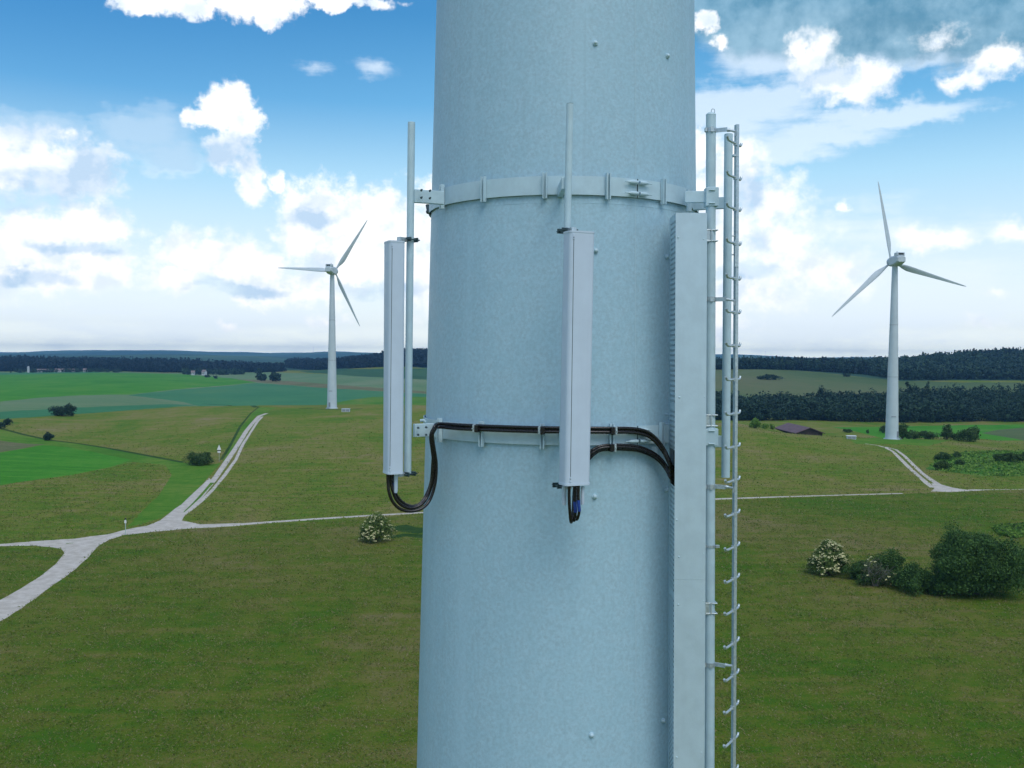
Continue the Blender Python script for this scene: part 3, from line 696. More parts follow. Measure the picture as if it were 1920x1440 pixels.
# ------------------------------------------------------------------ panel antennas
def antenna(label, top, bot, Y, w, d, rot, seam_px, brk, Ypole, pole_o):
    a = P(*top, Y); b = P(*bot, Y); o = thing('panel_antenna', b, label, 'antenna', 'panel antennas on the tower')
    M = Matrix.Rotation(rot, 3, 'Z')
    prf = []
    rf, rb2 = 0.042, 0.03
    for cx, cy, a0, r_ in ((w / 2 - rf, -d / 2 + rf, -90, rf), (w / 2 - rb2, d / 2 - rb2, 0, rb2), (-w / 2 + rb2, d / 2 - rb2, 90, rb2), (-w / 2 + rf, -d / 2 + rf, 180, rf)):
        for k in range(9):
            t_ = R(a0 + 90 * k / 8); prf.append((cx + r_ * math.cos(t_), cy + r_ * math.sin(t_)))
    mb = MB(); n = len(prf); up = (a - b).normalized()
    mb.prism(prf, b, a, M, True); mb.build('radome', 'radome', o)
    big = [(x * 1.03, y * 1.03) for x, y in prf]
    mb = MB(); mb.prism(big, a - up * 0.006, a + up * 0.010, M, False); mb.build('top_cap', 'radome', o)
    mb = MB(); mb.prism(big, b - up * 0.012, b + up * 0.008, M, False); mb.build('bottom_cap', 'radome', o)
    # seam: project the pixel line onto the front skin
    sx0, sx1 = seam_px
    def skin(px, t_):
        c = b.lerp(a, t_); best = None
        y0 = lerp(bot[1], top[1], t_); dr = ray(px, y0); 
        # intersect view ray with profile in plan
        o2 = Vector((0, 0)); d2 = Vector((dr.x, dr.y))
        pts = [c + M @ Vector((x, y, 0)) for x, y in prf]
        for i in range(n):
            p, q = pts[i], pts[(i + 1) % n]; e2 = Vector((q.x - p.x, q.y - p.y)); den = d2.x * e2.y - d2.y * e2.x
            if abs(den) < 1e-9: continue
            s_ = (p.x * e2.y - p.y * e2.x) / den; u_ = (p.x * d2.y - p.y * d2.x) / den
            if 0 <= u_ <= 1 and s_ > 0 and (best is None or s_ < best[0]): best = (s_, Vector((d2.x * s_, d2.y * s_, c.z)))
        return best[1] if best else c
    q1, q0 = skin(sx0, 0.985), skin(sx1, 0.015)
    mb = MB(); mb.tube([q0 + Vector((0, 0.0010, 0)), q1 + Vector((0, 0.0010, 0))], 0.0032, 8); mb.build('seam', 'dark_metal', o)
    for q, s_ in ((q1, -1), (q0, 1)):
        mb = MB(); mb.bbox(q + Vector((0, 0.0, s_ * 0.01)), (0.018, 0.010, 0.05), M, 0.002)
        o3 = mb.build('latch', 'radome', o); mb = MB(); mb.tube([q + Vector((0, -0.004, s_ * 0.018)), q + Vector((0, -0.009, s_ * 0.018))], 0.005, 8); mb.build('latch_screw', 'dark_metal', o3)
    # brackets back to the pole
    for (t_, dy) in ((1.0, 0.035), (0.0, -0.03)):
        c = b.lerp(a, t_) + up * dy; pp = P(*brk[0 if t_ == 1.0 else 1], Ypole)
        mb = MB(); dd = Vector((c.x - pp.x, c.y - pp.y, 0)); L = dd.length; dn = dd.normalized(); yaw = math.atan2(dn.y, dn.x); MM = Matrix.Rotation(yaw, 3, 'Z')
        for s_ in (-1, 1):
            mb.box(pp + dn * 0.0 + MM @ Vector((s_ * 0.048, 0, 0)), (0.016, 0.15, 0.044), MM)
            mb.tube([pp + MM @ Vector((-0.085, s_ * 0.06, 0)), pp + MM @ Vector((0.1, s_ * 0.06, 0))], 0.008, 8)
        mb.build('clamp', 'dark_metal', o)
        mb = MB(); mb.box(pp + dn * (0.05 + 0.05), (0.10, 0.05, 0.035), MM); e_ = pp + dn * 0.13 + Vector((0, 0, -dy * 1.6)); mb.box(e_, (0.012, 0.06, 0.10), MM); mb.build('hinge', 'galvanised', o)
    return o
a1 = antenna('panel antenna left of the tower, with a cable loop hanging below', (739.2, 455), (736.8, 885), 9.74, 0.215, 0.165, R(-66), (735.3, 731.2), ((767.5, 450), (763.5, 888)), YL, pl)
a2 = antenna('panel antenna in front of the tower, at the centre', (1086.0, 437), (1077.2, 906), 8.80, 0.255, 0.165, R(22), (1076.0, 1069.5), ((1063, 433), (1054, 910)), YCn, pc)
def conn(parent, px, y0, y1, Y, r=0.018, tape=False, name='connector'):
    mb = MB(); a = P(px, y0, Y); b = P(px - 0.5, y1, Y); mb.tube([a, lerp(a, b, 0.9), b], [r * 1.05, r, r * 0.8], 14); return mb.build(name, 'radome', parent)
conn(a1, 742.5, 888, 924, 9.72, 0.020)
conn(a2, 1058, 912, 947, 8.84, 0.021); conn(a2, 1092.5, 912, 946, 8.80, 0.017)

# ------------------------------------------------------------------ cables
def spline(pts, n=10):
    pts = [Vector(p) for p in pts]; pts = [pts[0] * 2 - pts[1]] + pts + [pts[-1] * 2 - pts[-2]]; out = []
    for i in range(1, len(pts) - 2):
        p0, p1_, p2_, p3 = pts[i - 1:i + 3]
        for k in range(n):
            t_ = k / n; out.append(0.5 * ((2 * p1_) + (p2_ - p0) * t_ + (2 * p0 - 5 * p1_ + 4 * p2_ - p3) * t_ ** 2 + (3 * p1_ - p0 - 3 * p2_ + p3) * t_ ** 3))
    return out + [pts[-2]]
def cable(label, pts, r=0.0165, tape=None):
    sp = spline(pts, 8); mb = MB(); mb.tube(sp, r, 12); base = sp[-1]
    o = thing('coaxial_cable', base, label, 'cable', 'black cables on the tower'); mb.build('sheath', 'cable', o)
    if tape:
        i0, i1 = tape; q = MB(); q.tube(sp[i0:i1], r * 1.18, 12); q.build('tape', 'blue_tape', o)
    return o
Yd = 9.60
def run_up(dy, off, endx, endy):
    return [S(860, 796.5 + dy * 1, off), S(905, 798.5 + dy, off), S(960, 800.5 + dy, off), S(1018, 802 + dy, off), S(1080, 802.5 + dy, off), S(1143, 803 + dy, off), S(1185, 803.5 + dy, off), S(1212, 809 + dy, off), S(1230, 822 + dy, off + 0.02), P(1245, 842 + dy, 9.62), P(1256, 866 + dy, Yd), P(endx, endy, Yd + 0.02), P(endx + 3, endy + 22, Yd + 0.03), P(endx + 5, endy + 40, Yd + 0.04) + Vector((0.03, 0, 0))]
cable('thick black cable, outer strand of the loop below the left antenna', [P(727, 884, 9.70), P(727.5, 905, 9.70), P(730, 925, 9.70), P(738, 943, 9.72), P(752, 955, 9.76), P(772, 958.5, 9.8), P(793, 952, 9.85), P(807, 935, 9.92), P(816, 905, 9.93), P(818, 870, 9.92), P(814, 840, 9.88), P(811, 815, 9.85), P(815, 799, 9.86), P(824, 794.5, 9.95)] + run_up(0, 0.10, 1261, 880), 0.0165, None)
cable('thick black cable, inner strand of the loop below the left antenna', [P(733, 884, 9.73), P(733.5, 905, 9.73), P(737, 922, 9.73), P(744, 938, 9.75), P(756, 949, 9.79), P(773, 952.5, 9.83), P(790, 946, 9.88), P(802, 930, 9.95), P(810.5, 903, 9.94), P(813, 870, 9.92), P(810, 842, 9.88), P(807.5, 818, 9.85), P(813, 804, 9.86), P(824, 801, 9.95)] + run_up(7.5, 0.10, 1258, 884), 0.0165)
cable('black cable with blue tape behind the left antenna connector', [P(738, 884, 9.80), P(738, 905, 9.80), P(740, 920, 9.80), P(746, 932, 9.82), P(758, 944, 9.85), P(774, 949, 9.88), P(788, 944, 9.92), P(799, 928, 9.98), P(808, 903, 10.0), P(811, 870, 9.98), P(812, 842, 9.94), P(810, 820, 9.90), P(816, 805, 9.91), P(824, 800, 10.0)] + run_up(4, 0.075, 1263, 878), 0.0150, (8, 20))
def run_low(dy, off, endy):
    return [S(1103, 849 + dy * 1.6, off + 0.02), S(1112, 843 + dy * 1.3, off), S(1125, 837 + dy, off), S(1143, 834.5 + dy, off), S(1170, 834.5 + dy, off), S(1195, 837 + dy, off), S(1218, 845 + dy, off), S(1236, 857 + dy, off + 0.02), P(1249, 873 + dy, 9.66), P(1257, 888 + dy, 9.62), P(1263, 905, Yd + 0.05) + Vector((0.02, 0, 0))]
def under(x0, x1, ylow, Ya):
    return [P(x0, 905, Ya), P(x0 - 0.5, 925, Ya), P(x0, 945, Ya), P(x0 + 1, 960, Ya + 0.01), P(lerp(x0, x1, 0.5), ylow, Ya + 0.05), P(x1, ylow - 12, Ya + 0.11), P(x1 + 1, 945, Ya + 0.18), P(x1 + 3, 915, Ya + 0.26), P(x1 + 8, 880, Ya + 0.34), P(x1 + 16, 862, Ya + 0.40)]
cable('black cable hanging left under the middle antenna', under(1067.5, 1074, 979, 8.76) + run_low(0, 0.06, 900), 0.0145)
cable('black cable with blue tape hanging right under the middle antenna', under(1085, 1078, 974, 8.75) + run_low(4, 0.09, 900), 0.0135, (13, 24))
cable('black cable with blue tape hanging centrally under the middle antenna', under(1078, 1075, 976, 8.80) + run_low(8, 0.06, 900), 0.0145, (14, 25))
def clampat(px, py, off, label, hh=0.075, s_=1):
    th = thof(S(px, py)); M = Matrix.Rotation(th, 3, 'Z'); c = cyl(th, S(px, py).z, off)
    o = thing('cable_clamp', c, label, 'clamp', 'clamps holding the cable runs')
    mb = MB(); mb.bbox(c + M @ Vector((0.016 * s_, -0.01, 0)), (0.040, 0.072, hh), M, 0.006); mb.build('block', 'cable', o)
    mb = MB(); mb.bbox(c + M @ Vector((-0.018 * s_, -0.0, 0)), (0.024, 0.085, hh + 0.006), M, 0.005); mb.tube([c + M @ Vector((-0.018 * s_, -0.042, 0)), c + M @ Vector((-0.018 * s_, -0.055, 0))], 0.008, 8); mb.build('clip', 'galvanised', o)
clampat(905, 802, 0.10, 'small clamp on the upper cable run, nearest the left edge of the tower')
clampat(1018, 805.5, 0.10, 'small clamp on the upper cable run, just left of the middle antenna')
clampat(1143, 806, 0.10, 'small clamp on the upper cable run, right of the middle antenna', s_=-1)
clampat(1143, 838, 0.075, 'small clamp on the lower cable run, right of the middle antenna', s_=-1)

# ------------------------------------------------------------------ distant turbines
def turbine(label, bpx, Y, hub_px, nvec, tips, nac_off, door_dx):
    base = hit(*bpx); base = Vector((P(bpx[0], bpx[1], Y).x, Y, H(P(bpx[0], bpx[1], Y).x, Y)))
    hub = P(hub_px[0], hub_px[1], Y + 2.5); nv = Vector(nvec).normalized()
    o = thing('wind_turbine', base, label, 'wind turbine', 'wind turbines standing on the meadow')
    topz = hub.z - 1.7
    rr = lambda z: lerp(2.35, 1.0, (z - base.z) / (topz - base.z))
    mb = MB(); zz = [base.z - 1.5] + list(np.linspace(base.z, topz, 8)); mb.tube([(base.x, base.y, z) for z in zz], [rr(z) for z in zz], 40); sh = mb.build('tower', 'turbine_white', o)
    for fr in (0.36, 0.66): 
        z = lerp(base.z, topz, fr); q = MB(); q.tube([(base.x, base.y, z - 0.06), (base.x, base.y, z + 0.06)], rr(z) + 0.05, 40); q.build('flange', 'mast_grey', sh)
    q = MB(); q.tube([(base.x, base.y, base.z - 0.6), (base.x, base.y, base.z + 0.22)], 2.9, 40); q.build('foundation', 'turbine_white', o)
    th = door_dx; rd = rr(base.z + 1.5); M = Matrix.Rotation(th, 3, 'Z')
    c = Vector((base.x, base.y, base.z + 1.9)) + M @ Vector((0, -rd - 0.0, 0)); q = MB(); q.bbox(c, (0.95, 0.12, 2.1), M, 0.03); q.build('door', 'mast_grey', sh)
    q = MB(); 
    for k in range(5): q.box(Vector((base.x, base.y, base.z + 0.3 + 0.25 * k)) + M @ Vector((0, -rd - 1.5 + 0.28 * k, -0.15)), (1.0, 0.3, 0.05), M)
    q.build('steps', 'mast_grey', sh)
    c = Vector((base.x, base.y, base.z + 8.3)); q = MB(); Mv = Matrix.Rotation(R(-8), 3, 'Z'); q.box(c + Mv @ Vector((0, -rr(c.z) + 0.0, 0)), (1.6, 0.08, 0.28), Mv); q.build('vent', 'mast_grey', sh)
    # nacelle
    up = Vector((0, 0, 1)); rt = nv.cross(up).normalized(); axc = Vector((base.x, base.y, hub.z))
    def sect(y, w, zb, zt, ch=0.5): return [axc + nv * y + rt * x + up * z for x, z in ((-w + ch, zb), (w - ch, zb), (w, zb + ch), (w, zt - ch), (w - ch, zt), (-w + ch, zt), (-w, zt - ch), (-w, zb + ch))]
    secs = [sect(-5.4, 1.35, -0.7, 1.15, 0.35), sect(-4.6, 1.65, -1.1, 1.5), sect(-2.2, 1.75, -1.75, 1.75), sect(1.0, 1.75, -1.9, 1.75), sect(1.8, 1.5, -1.5, 1.5)]
    mb = MB(); vs = [v for s_ in secs for v in s_]; fs = []
    for k in range(len(secs) - 1):
        for i in range(8): j = (i + 1) % 8; fs.append((k * 8 + i, k * 8 + j, k * 8 + 8 + j, k * 8 + 8 + i))
    mb.add(vs, fs + [tuple(range(7, -1, -1)), tuple(range(32, 40))]); nac = mb.build('nacelle', 'turbine_white', o)
    MN = Matrix((rt, nv, up)).transposed()
    q = MB(); q.bbox(axc + nv * -3.4 + up * 2.15, (2.9, 2.6, 1.3), MN, 0.15); cow = q.build('cooler_cowl', 'turbine_white', nac)
    q = MB(); q.box(axc + nv * -4.72 + up * 2.2, (1.9, 0.06, 0.6), MN); q.build('air_intake', 'black', nac)
    q = MB(); q.tube([axc + nv * -1.4 + up * 1.7, axc + nv * -1.4 + up * 3.5], 0.05, 6); q.box(axc + nv * -1.4 + up * 3.4, (0.7, 0.08, 0.08), MN); q.build('wind_vane', 'mast_grey', nac)
    hc = axc + nv * 3.1
    q = MB(); prof_ = [(-1.35, 1.45), (-0.6, 1.6), (0.4, 1.6), (1.1, 1.25), (1.6, 0.7), (1.85, 0.1)]; q.tube([hc + nv * a for a, _ in prof_], [b_ for _, b_ in prof_], 24); q.build('hub', 'turbine_white', o)
    # blades in the rotor plane
    lens = []; dirs = []
    for tx, ty in tips:
        d = ray(tx, ty); t_ = (hc - C0).dot(nv) / d.dot(nv); tip = C0 + d * t_; v = tip - hc; lens.append(v.length); dirs.append(v.normalized())
    L = sum(lens) / 3
    for v in dirs:
        tg = nv.cross(v).normalized()
        st = [(0.03, 0.75, 1.0, 0, 0.5), (0.06, 0.75, 1.0, 0, .5), (0.10, 0.95, 0.75, 24, .45), (0.16, 1.75, 0.36, 22, .36), (0.22, 2.2, 0.25, 18, .33), (0.30, 2.1, 0.21, 14, .33), (0.42, 1.75, 0.19, 10, .33), (0.56, 1.4, 0.17, 7, .33), (0.72, 1.05, 0.16, 4, .33), (0.86, 0.74, 0.15, 2, .33), (0.95, 0.5, 0.15, 1, .35), (0.99, 0.25, 0.15, 0, .4), (1.0, 0.06, 0.2, 0, .5)]
        mb = MB(); n = 16; vs = []
        for f_, ch, tk_, tw_, le in st:
            c = hc + v * (L * f_); a = R(tw_ + 8); cd = tg * math.cos(a) + nv * math.sin(a); nd = nv * math.cos(a) - tg * math.sin(a)
            for k in range(n):
                t_ = 2 * math.pi * k / n; xx = math.cos(t_) * 0.5; yy = math.sin(t_) * 0.5 * tk_
                if tk_ < 0.9: yy *= (0.65 - xx * 0.9) if xx > -0.3 else 0.92
                vs.append(c + cd * ((xx + 0.5 - le) * ch) + nd * (yy * ch))
        fs = [(i * n + k, i * n + (k + 1) % n, (i + 1) * n + (k + 1) % n, (i + 1) * n + k) for i in range(len(st) - 1) for k in range(n)]
        mb.add(vs, fs, True); mb.add(vs[-n:], [tuple(range(n))]); mb.build('blade', 'turbine_white', o)
    return o
turbine('distant wind turbine between the meadow and clouds on the left', (622.5, 762), 455, (627.5, 508.5), (0.20, 0.98, 0), [(517, 502), (687, 415), (675, 612)], 0, R(-20))
turbine('nearer wind turbine on the right, in front of the dark wood', (1672, 822), 352, (1680, 491), (-0.06, 1, 0), [(1647, 345), (1563, 591), (1821, 540)], 0, R(38))

# transformer kiosks
def kiosk(label, px, py, w, d, h, rz, mat):
    p = hit(px, py); o = thing('transformer_box', p, label, 'utility box', 'utility boxes by the wind turbines'); M = Matrix.Rotation(rz, 3, 'Z')
    mb = MB(); mb.bbox(p + Vector((0, 0, h / 2 - 0.1)), (w, d, h + 0.2), M, 0.03); mb.build('body', mat, o)
    mb = MB(); mb.bbox(p + Vector((0, 0, h + 0.09)), (w + 0.3, d + 0.3, 0.17), M, 0.04); mb.build('roof', 'sign_white' if mat == 'box_green' else 'turbine_white', o)
    for s_ in (-1, 1):
        mb = MB(); mb.bbox(p + M @ Vector((s_ * w * 0.23, -d / 2 - 0.01, h / 2)), (w * 0.4, 0.05, h * 0.8), M, 0.01); mb.build('door', 'mast_grey', o)
kiosk('grey utility box right of the left turbine foot', 648.5, 772, 3.6, 2.2, 1.25, R(4), 'turbine_white')
kiosk('pale green utility box left of the right turbine foot', 1596, 823, 3.0, 2.0, 1.0, R(-8), 'box_green')

# signs ------------------------------------------------------------
p = hit(411, 866); k = p.y / F
o = thing('road_sign', p, 'small triangular warning sign with white plate beside the dark bush', 'sign')
mb = MB(); mb.tube([p + Vector((0, 0, -0.3)), p + Vector((0, 0, 29 * k))], 0.05, 10); mb.build('post', 'galvanised', o)
zt = 29 * k; mb = MB(); s_ = 0.62
tri = lambda y, q: [p + Vector((-q, y, zt - 1.0 - 0.0)), p + Vector((q, y, zt - 1.0)), p + Vector((0, y, zt + q * 0.9))]
def prism3(mb, A, B): mb.add(A + B, [(0, 1, 2), (5, 4, 3), (0, 3, 4, 1), (1, 4, 5, 2), (2, 5, 3, 0)])
prism3(mb, tri(-0.09, s_), tri(-0.06, s_)); mb.build('triangle_plate', 'sign_white', o)
mb = MB(); mb.bbox(p + Vector((0, -0.08, zt - 1.17)), (0.98, 0.04, 0.24), None, 0.01); mb.build('dark_bar', 'black', o)
mb = MB(); mb.bbox(p + Vector((0, -0.08, zt - 1.57)), (0.9, 0.04, 0.5), None, 0.02); mb.build('lower_plate', 'sign_white', o)
p = hit(235.5, 1003); k = p.y / F
o = thing('marker_post', p, 'thin marker post with dark cap on the verge of the road junction', 'post')
mb = MB(); mb.tube([p + Vector((0, 0, -0.3)), p + Vector((0, 0, 29 * k))], 0.06, 10); mb.build('post', 'box_green', o)
mb = MB(); mb.bbox(p + Vector((0, -0.08, 25 * k)), (0.36, 0.04, 0.5), None, 0.02); mb.build('plate', 'sign_white', o)
mb = MB(); mb.bbox(p + Vector((0, -0.0, 30.5 * k)), (0.26, 0.16, 0.22), None, 0.02); mb.build('cap', 'black', o)

# ------------------------------------------------------------------ foliage
def cards(C, N, size, ratio=0.6, jit=0.7):
    """quads at centres C with rough normals N"""
    n = len(C); N = N + rng.normal(0, jit, (n, 3)); N /= np.linalg.norm(N, axis=1)[:, None]
    A = rng.normal(0, 1, (n, 3)); U = np.cross(N, A); U /= np.linalg.norm(U, axis=1)[:, None]; W = np.cross(N, U)
    sz = size * rng.uniform(0.6, 1.4, (n, 1)); U = U * sz; W = W * sz * ratio
    return np.stack([C - U, C - W, C + U, C + W], 1).reshape(-1, 3)
name_dome = [True]
def lobes_crown(n, w, d, h, nl, seed, flat=0.35, low=0.12):
    r_ = np.random.default_rng(seed); C = []; N = []; L = []
    R3 = np.array([w / 2, d / 2, h / 2])
    n_in = int(n * 0.30); per = max(4, (n - n_in) // nl)
    for i in range(nl):
        v = r_.normal(0, 1, 3); v /= np.linalg.norm(v); v[2] = max(v[2], -0.75)
        q = r_.uniform(0.45, 0.88) if i > nl * 0.2 else r_.uniform(0.0, 0.4)
        c = v * q * R3 + np.array([0, 0, h * 0.47]); lr = r_.uniform(0.20, 0.38) * min(w, 1.5 * h) * 0.5 * (1.0 if nl < 30 else 0.75)
        L.append((c[0], c[1], c[2], lr))
        u = r_.normal(0, 1, (per, 3)); u /= np.linalg.norm(u, axis=1)[:, None]
        p = u * (r_.uniform(0.2, 1.08, (per, 1)) ** 0.5) * lr * np.array([1.15, 1.15, 0.9]) + c; C.append(p); N.append(u)
    u = r_.normal(0, 1, (n_in, 3)); u /= np.linalg.norm(u, axis=1)[:, None]
    lump = 1 + 0.10 * np.sin(u[:, :1] * 7 + seed) * np.cos(u[:, 2:] * 6 + seed)
    p = u * (r_.uniform(0.1, 1, (n_in, 1)) ** 0.4) * R3 * 0.9 * lump + np.array([0, 0, h * 0.47]); C.append(p); N.append(u)
    C = np.concatenate(C); N = np.concatenate(N)
    tq = np.clip((0.47 * h - C[:, 2]) / (0.5 * h), 0, 0.93); fl = np.minimum(1 / np.sqrt(1 - tq ** 2), 1.3) if name_dome[0] else np.ones(len(C))
    wb = 1 + 0.12 * np.sin(np.arctan2(C[:, 1], C[:, 0]) * 3 + seed) + 0.07 * np.sin(np.arctan2(C[:, 1], C[:, 0]) * 7 + seed * 2)
    C[:, 0] *= fl * wb; C[:, 1] *= fl * wb; C[:, 2] *= 1 + 0.10 * np.sin(C[:, 0] / max(w, .1) * 9 + seed)
    k = C[:, 2] > 0.015 * h
    return C[k], N[k], L
SEED = [100]
def bush(label, px, py, wpx, hpx, mat='leaf_bush', n=1500, nl=14, dist=None, name='bush', cat='bush', leaf=None, flowers=0, group=None, depth=0.8, flat=0.35, stem_mat='bark', sparse=False):
    SEED[0] += 1; sd = SEED[0]; r_ = random.Random(sd)
    if dist: p = at(px, dist)
    else: p = hit(px, py)
    k = p.y / F; w, h = wpx * k, hpx * k
    o = thing(name, p, label, cat, group)
    C, N, L = lobes_crown(n, w, w * depth, h, nl, sd, flat)
    P0 = np.array(p); leaf = leaf or max(0.13, k * 1.5)
    fastmesh('foliage', cards(C + P0, N, leaf), 4, mat, o)
    mb = MB(); nb = min(len(L), 9)
    for lx, ly, lz, lr in L[:nb]:
        b0 = p + Vector((lx * 0.12, ly * 0.12, -0.2)); e_ = p + Vector((lx, ly, lz)); md = b0.lerp(e_, 0.5) + Vector((r_.uniform(-.1, .1) * w, 0, 0.06 * h))
        mb.tube([b0, md, e_], [0.018 * h + 0.03, 0.012 * h + 0.02, 0.012], 6)
        if sparse:
            for q in range(4):
                s0 = md.lerp(e_, r_.random()); mb.tube([s0, s0 + Vector((r_.uniform(-1, 1), r_.uniform(-1, 1), r_.uniform(.2, 1))) * h * 0.28], [0.03, 0.01], 5)
    mb.build('branches', stem_mat, o)
    if flowers:
        idx = rng.permutation(len(C))[:flowers * 3]; c = C[idx]; nn = N[idx]
        cen_ = np.array([0, 0, h * 0.35]); out = (c - cen_) / np.array([w / 2, w * depth / 2, h * 0.62]); rr_ = np.linalg.norm(out, axis=1)
        kx = (rr_ > 0.72) & (c[:, 2] > 0.1 * h); c, out = c[kx][:flowers], out[kx][:flowers]
        c = c + out / np.linalg.norm(out, axis=1)[:, None] * leaf * 1.1
        # each umbel: a small cluster of cards
        cc = np.repeat(c, 7, 0) + rng.normal(0, leaf * 0.75, (len(c) * 7, 3)) * np.array([1, 1, 0.5]); on = np.repeat(out, 7, 0)
        fastmesh('blossoms', cards(cc + P0, on + np.array([0, 0, 0.6]), leaf * 0.62, 0.8, 0.3), 4, 'blossom', o)
    return o
bush('flowering elder bush standing alone left of the tower, below the path', 705, 1016, 72, 55, n=9000, nl=40, leaf=0.14, flowers=260, flat=0.45, mat='leaf_elder')
bush('flowering elder bush at the left end of the dark thicket', 1554, 1078, 82, 64, n=12000, nl=40, leaf=0.14, flowers=420, flat=0.45, mat='leaf_elder')
bush('thin half bare shrub with grey twigs beside the flowering elder', 1641, 1099, 72, 60, 'leaf_grey', n=1300, nl=18, leaf=0.12, flowers=26, stem_mat='grey_branch', sparse=True, name='shrub', cat='shrub')
bush('largest dark round willow bush at the right end of the thicket', 1831, 1114, 180, 130, 'leaf_willow', n=56000, nl=90, leaf=0.135, flat=0.40, name='willow_bush', depth=0.85)
bush('dark bush cut by the right edge of the picture', 1935, 1096, 96, 80, 'leaf_willow', n=18000, nl=40, leaf=0.14, name='willow_bush')
TH = 'low shrubs of the thicket'
bush('low dark shrub just right of the flowering elder in the thicket', 1612, 1086, 56, 36, 'leaf_willow', n=3500, nl=16, leaf=0.13, group=TH, name='shrub', cat='shrub')
bush('low dark shrub behind the bare shrub in the thicket', 1670, 1095, 72, 42, 'leaf_willow', n=4000, nl=18, leaf=0.13, group=TH, name='shrub', cat='shrub', dist=140)
bush('low dark shrub in the middle of the thicket, against the willow', 1715, 1110, 92, 48, 'leaf_willow', n=7500, nl=24, leaf=0.13, group=TH, name='shrub', cat='shrub')
bush('low dark shrub in front of the foot of the big willow', 1768, 1114, 74, 40, 'leaf_willow', n=4500, nl=18, leaf=0.13, group=TH, name='shrub', cat='shrub')
bush('long low dark hedge joining the flowering elder to the big willow', 1682, 1098, 176, 30, 'leaf_willow', n=9000, nl=46, leaf=0.13, group=TH, name='hedge', cat='hedge', depth=0.25)
bush('wide dark bush below the small white sign by the track', 373, 872, 60, 27, 'leaf_bush', n=4200, nl=22, leaf=0.2)
bush('rounded dark tree crown low on the left pale field', 118, 780, 50, 23, 'leaf_wood', n=3200, nl=22, leaf=0.35)
bush('small bush at the left edge, upper one of a pair', 14, 797, 20, 14, 'leaf_wood', n=900, nl=10, leaf=0.32)
bush('small bush cut by the left edge of the picture', -2, 804, 26, 13, 'leaf_wood', n=900, nl=10, leaf=0.32)
bush('small leaning bush on the grass bank of the left fields', 90, 826, 19, 17, 'leaf_wood', n=900, nl=10, leaf=0.28)
bush('round tree on the far field, right one of two', 516, 715, 25, 18, 'leaf_wood', n=1500, nl=16, leaf=1.1, name='round_tree', cat='tree')
bush('round tree on the far field, left one of two', 490, 714, 21, 16, 'leaf_wood', n=1300, nl=14, leaf=1.1, name='round_tree', cat='tree')
bush('tall narrow tree behind the two round field trees', 486, 704, 12, 15, 'leaf_wood', n=800, nl=10, leaf=1.1, name='narrow_tree', cat='tree')
bush('tiny bush on the far field left of the round trees', 404, 710, 9, 6, 'leaf_wood', n=300, nl=6, leaf=0.8)
bush('tiny bush on the far green field below the farm trees', 388, 708, 12, 6, 'leaf_wood', n=300, nl=6, leaf=0.8)
# right side
GR = 'bushes in the right meadow'
bush('round green bush at the left foot of the dark tree belt', 1416, 803, 25, 20, 'leaf_green', n=2000, nl=14, leaf=0.28)
bush('low green bush between the round bush and the barn', 1434, 804, 16, 10, 'leaf_green', n=700, nl=8, leaf=0.25)
bush('pale thin bush just left of the barn roof', 1448, 805, 12, 11, 'leaf_green', n=500, nl=8, leaf=0.25)
bush('dark flat bush above the pale green utility box', 1589, 811, 20, 8, 'leaf_bush', n=900, nl=10, leaf=0.25)
bush('tiny thin bush left of the right turbine foot', 1627, 813, 7, 9, 'leaf_bush', n=300, nl=5, leaf=0.25)
bush('dark shrub touching the left side of the right turbine foot', 1656, 812, 17, 16, 'leaf_bush', n=900, nl=10, leaf=0.28)
bush('tall bush touching the right side of the right turbine tower', 1694, 816, 26, 32, 'leaf_bush', n=2200, nl=16, leaf=0.28, dist=362)
bush('dark shrub second to the right of the turbine tower', 1716, 817, 34, 18, 'leaf_bush', n=2000, nl=14, leaf=0.28, dist=366)
bush('dark shrub midway in the row right of the turbine tower', 1746, 819, 40, 17, 'leaf_bush', n=2000, nl=14, leaf=0.28, dist=368)
bush('tall narrow tree in the row right of the turbine tower', 1778, 822, 22, 32, 'leaf_bush', n=1800, nl=14, leaf=0.28, dist=366, name='narrow_tree', cat='tree')
bush('low shrub between the narrow tree and the round tree', 1793, 824, 24, 15, 'leaf_bush', n=900, nl=10, leaf=0.28, dist=366)
bush('large round tree at the right end of the row behind the turbine', 1817, 828, 46, 28, 'leaf_bush', n=3600, nl=22, leaf=0.28, name='round_tree', cat='tree')
bush('round dark bush nearest the forked track on the right', 1766, 881, 31, 17, 'leaf_bush', n=2200, nl=14, leaf=0.2)
bush('dark bush above the roundest bush in the right scrub', 1768, 863, 32, 16, 'leaf_bush', n=2000, nl=14, leaf=0.22)
bush('small dark bush with pointed top in the right scrub', 1794, 858, 16, 13, 'leaf_bush', n=900, nl=8, leaf=0.22)
bush('small dark bush lowest in the middle of the right scrub', 1800, 873, 20, 12, 'leaf_bush', n=900, nl=8, leaf=0.22)
bush('wide dark bush near the right edge of the scrub', 1886, 867, 44, 20, 'leaf_bush', n=2800, nl=18, leaf=0.22)
bush('dark bush cut by the right edge beside the scrub', 1916, 866, 30, 18, 'leaf_bush', n=1800, nl=12, leaf=0.22)
bush('long low hedge on the grassy slope at the right horizon', 1441, 712, 60, 10, 'leaf_wood', n=1500, nl=18, leaf=0.7, name='hedge', cat='hedge', depth=0.3)
bush('tiny bush on the upper edge of the grassy slope', 1586, 706, 14, 7, 'leaf_wood', n=400, nl=6, leaf=0.7)
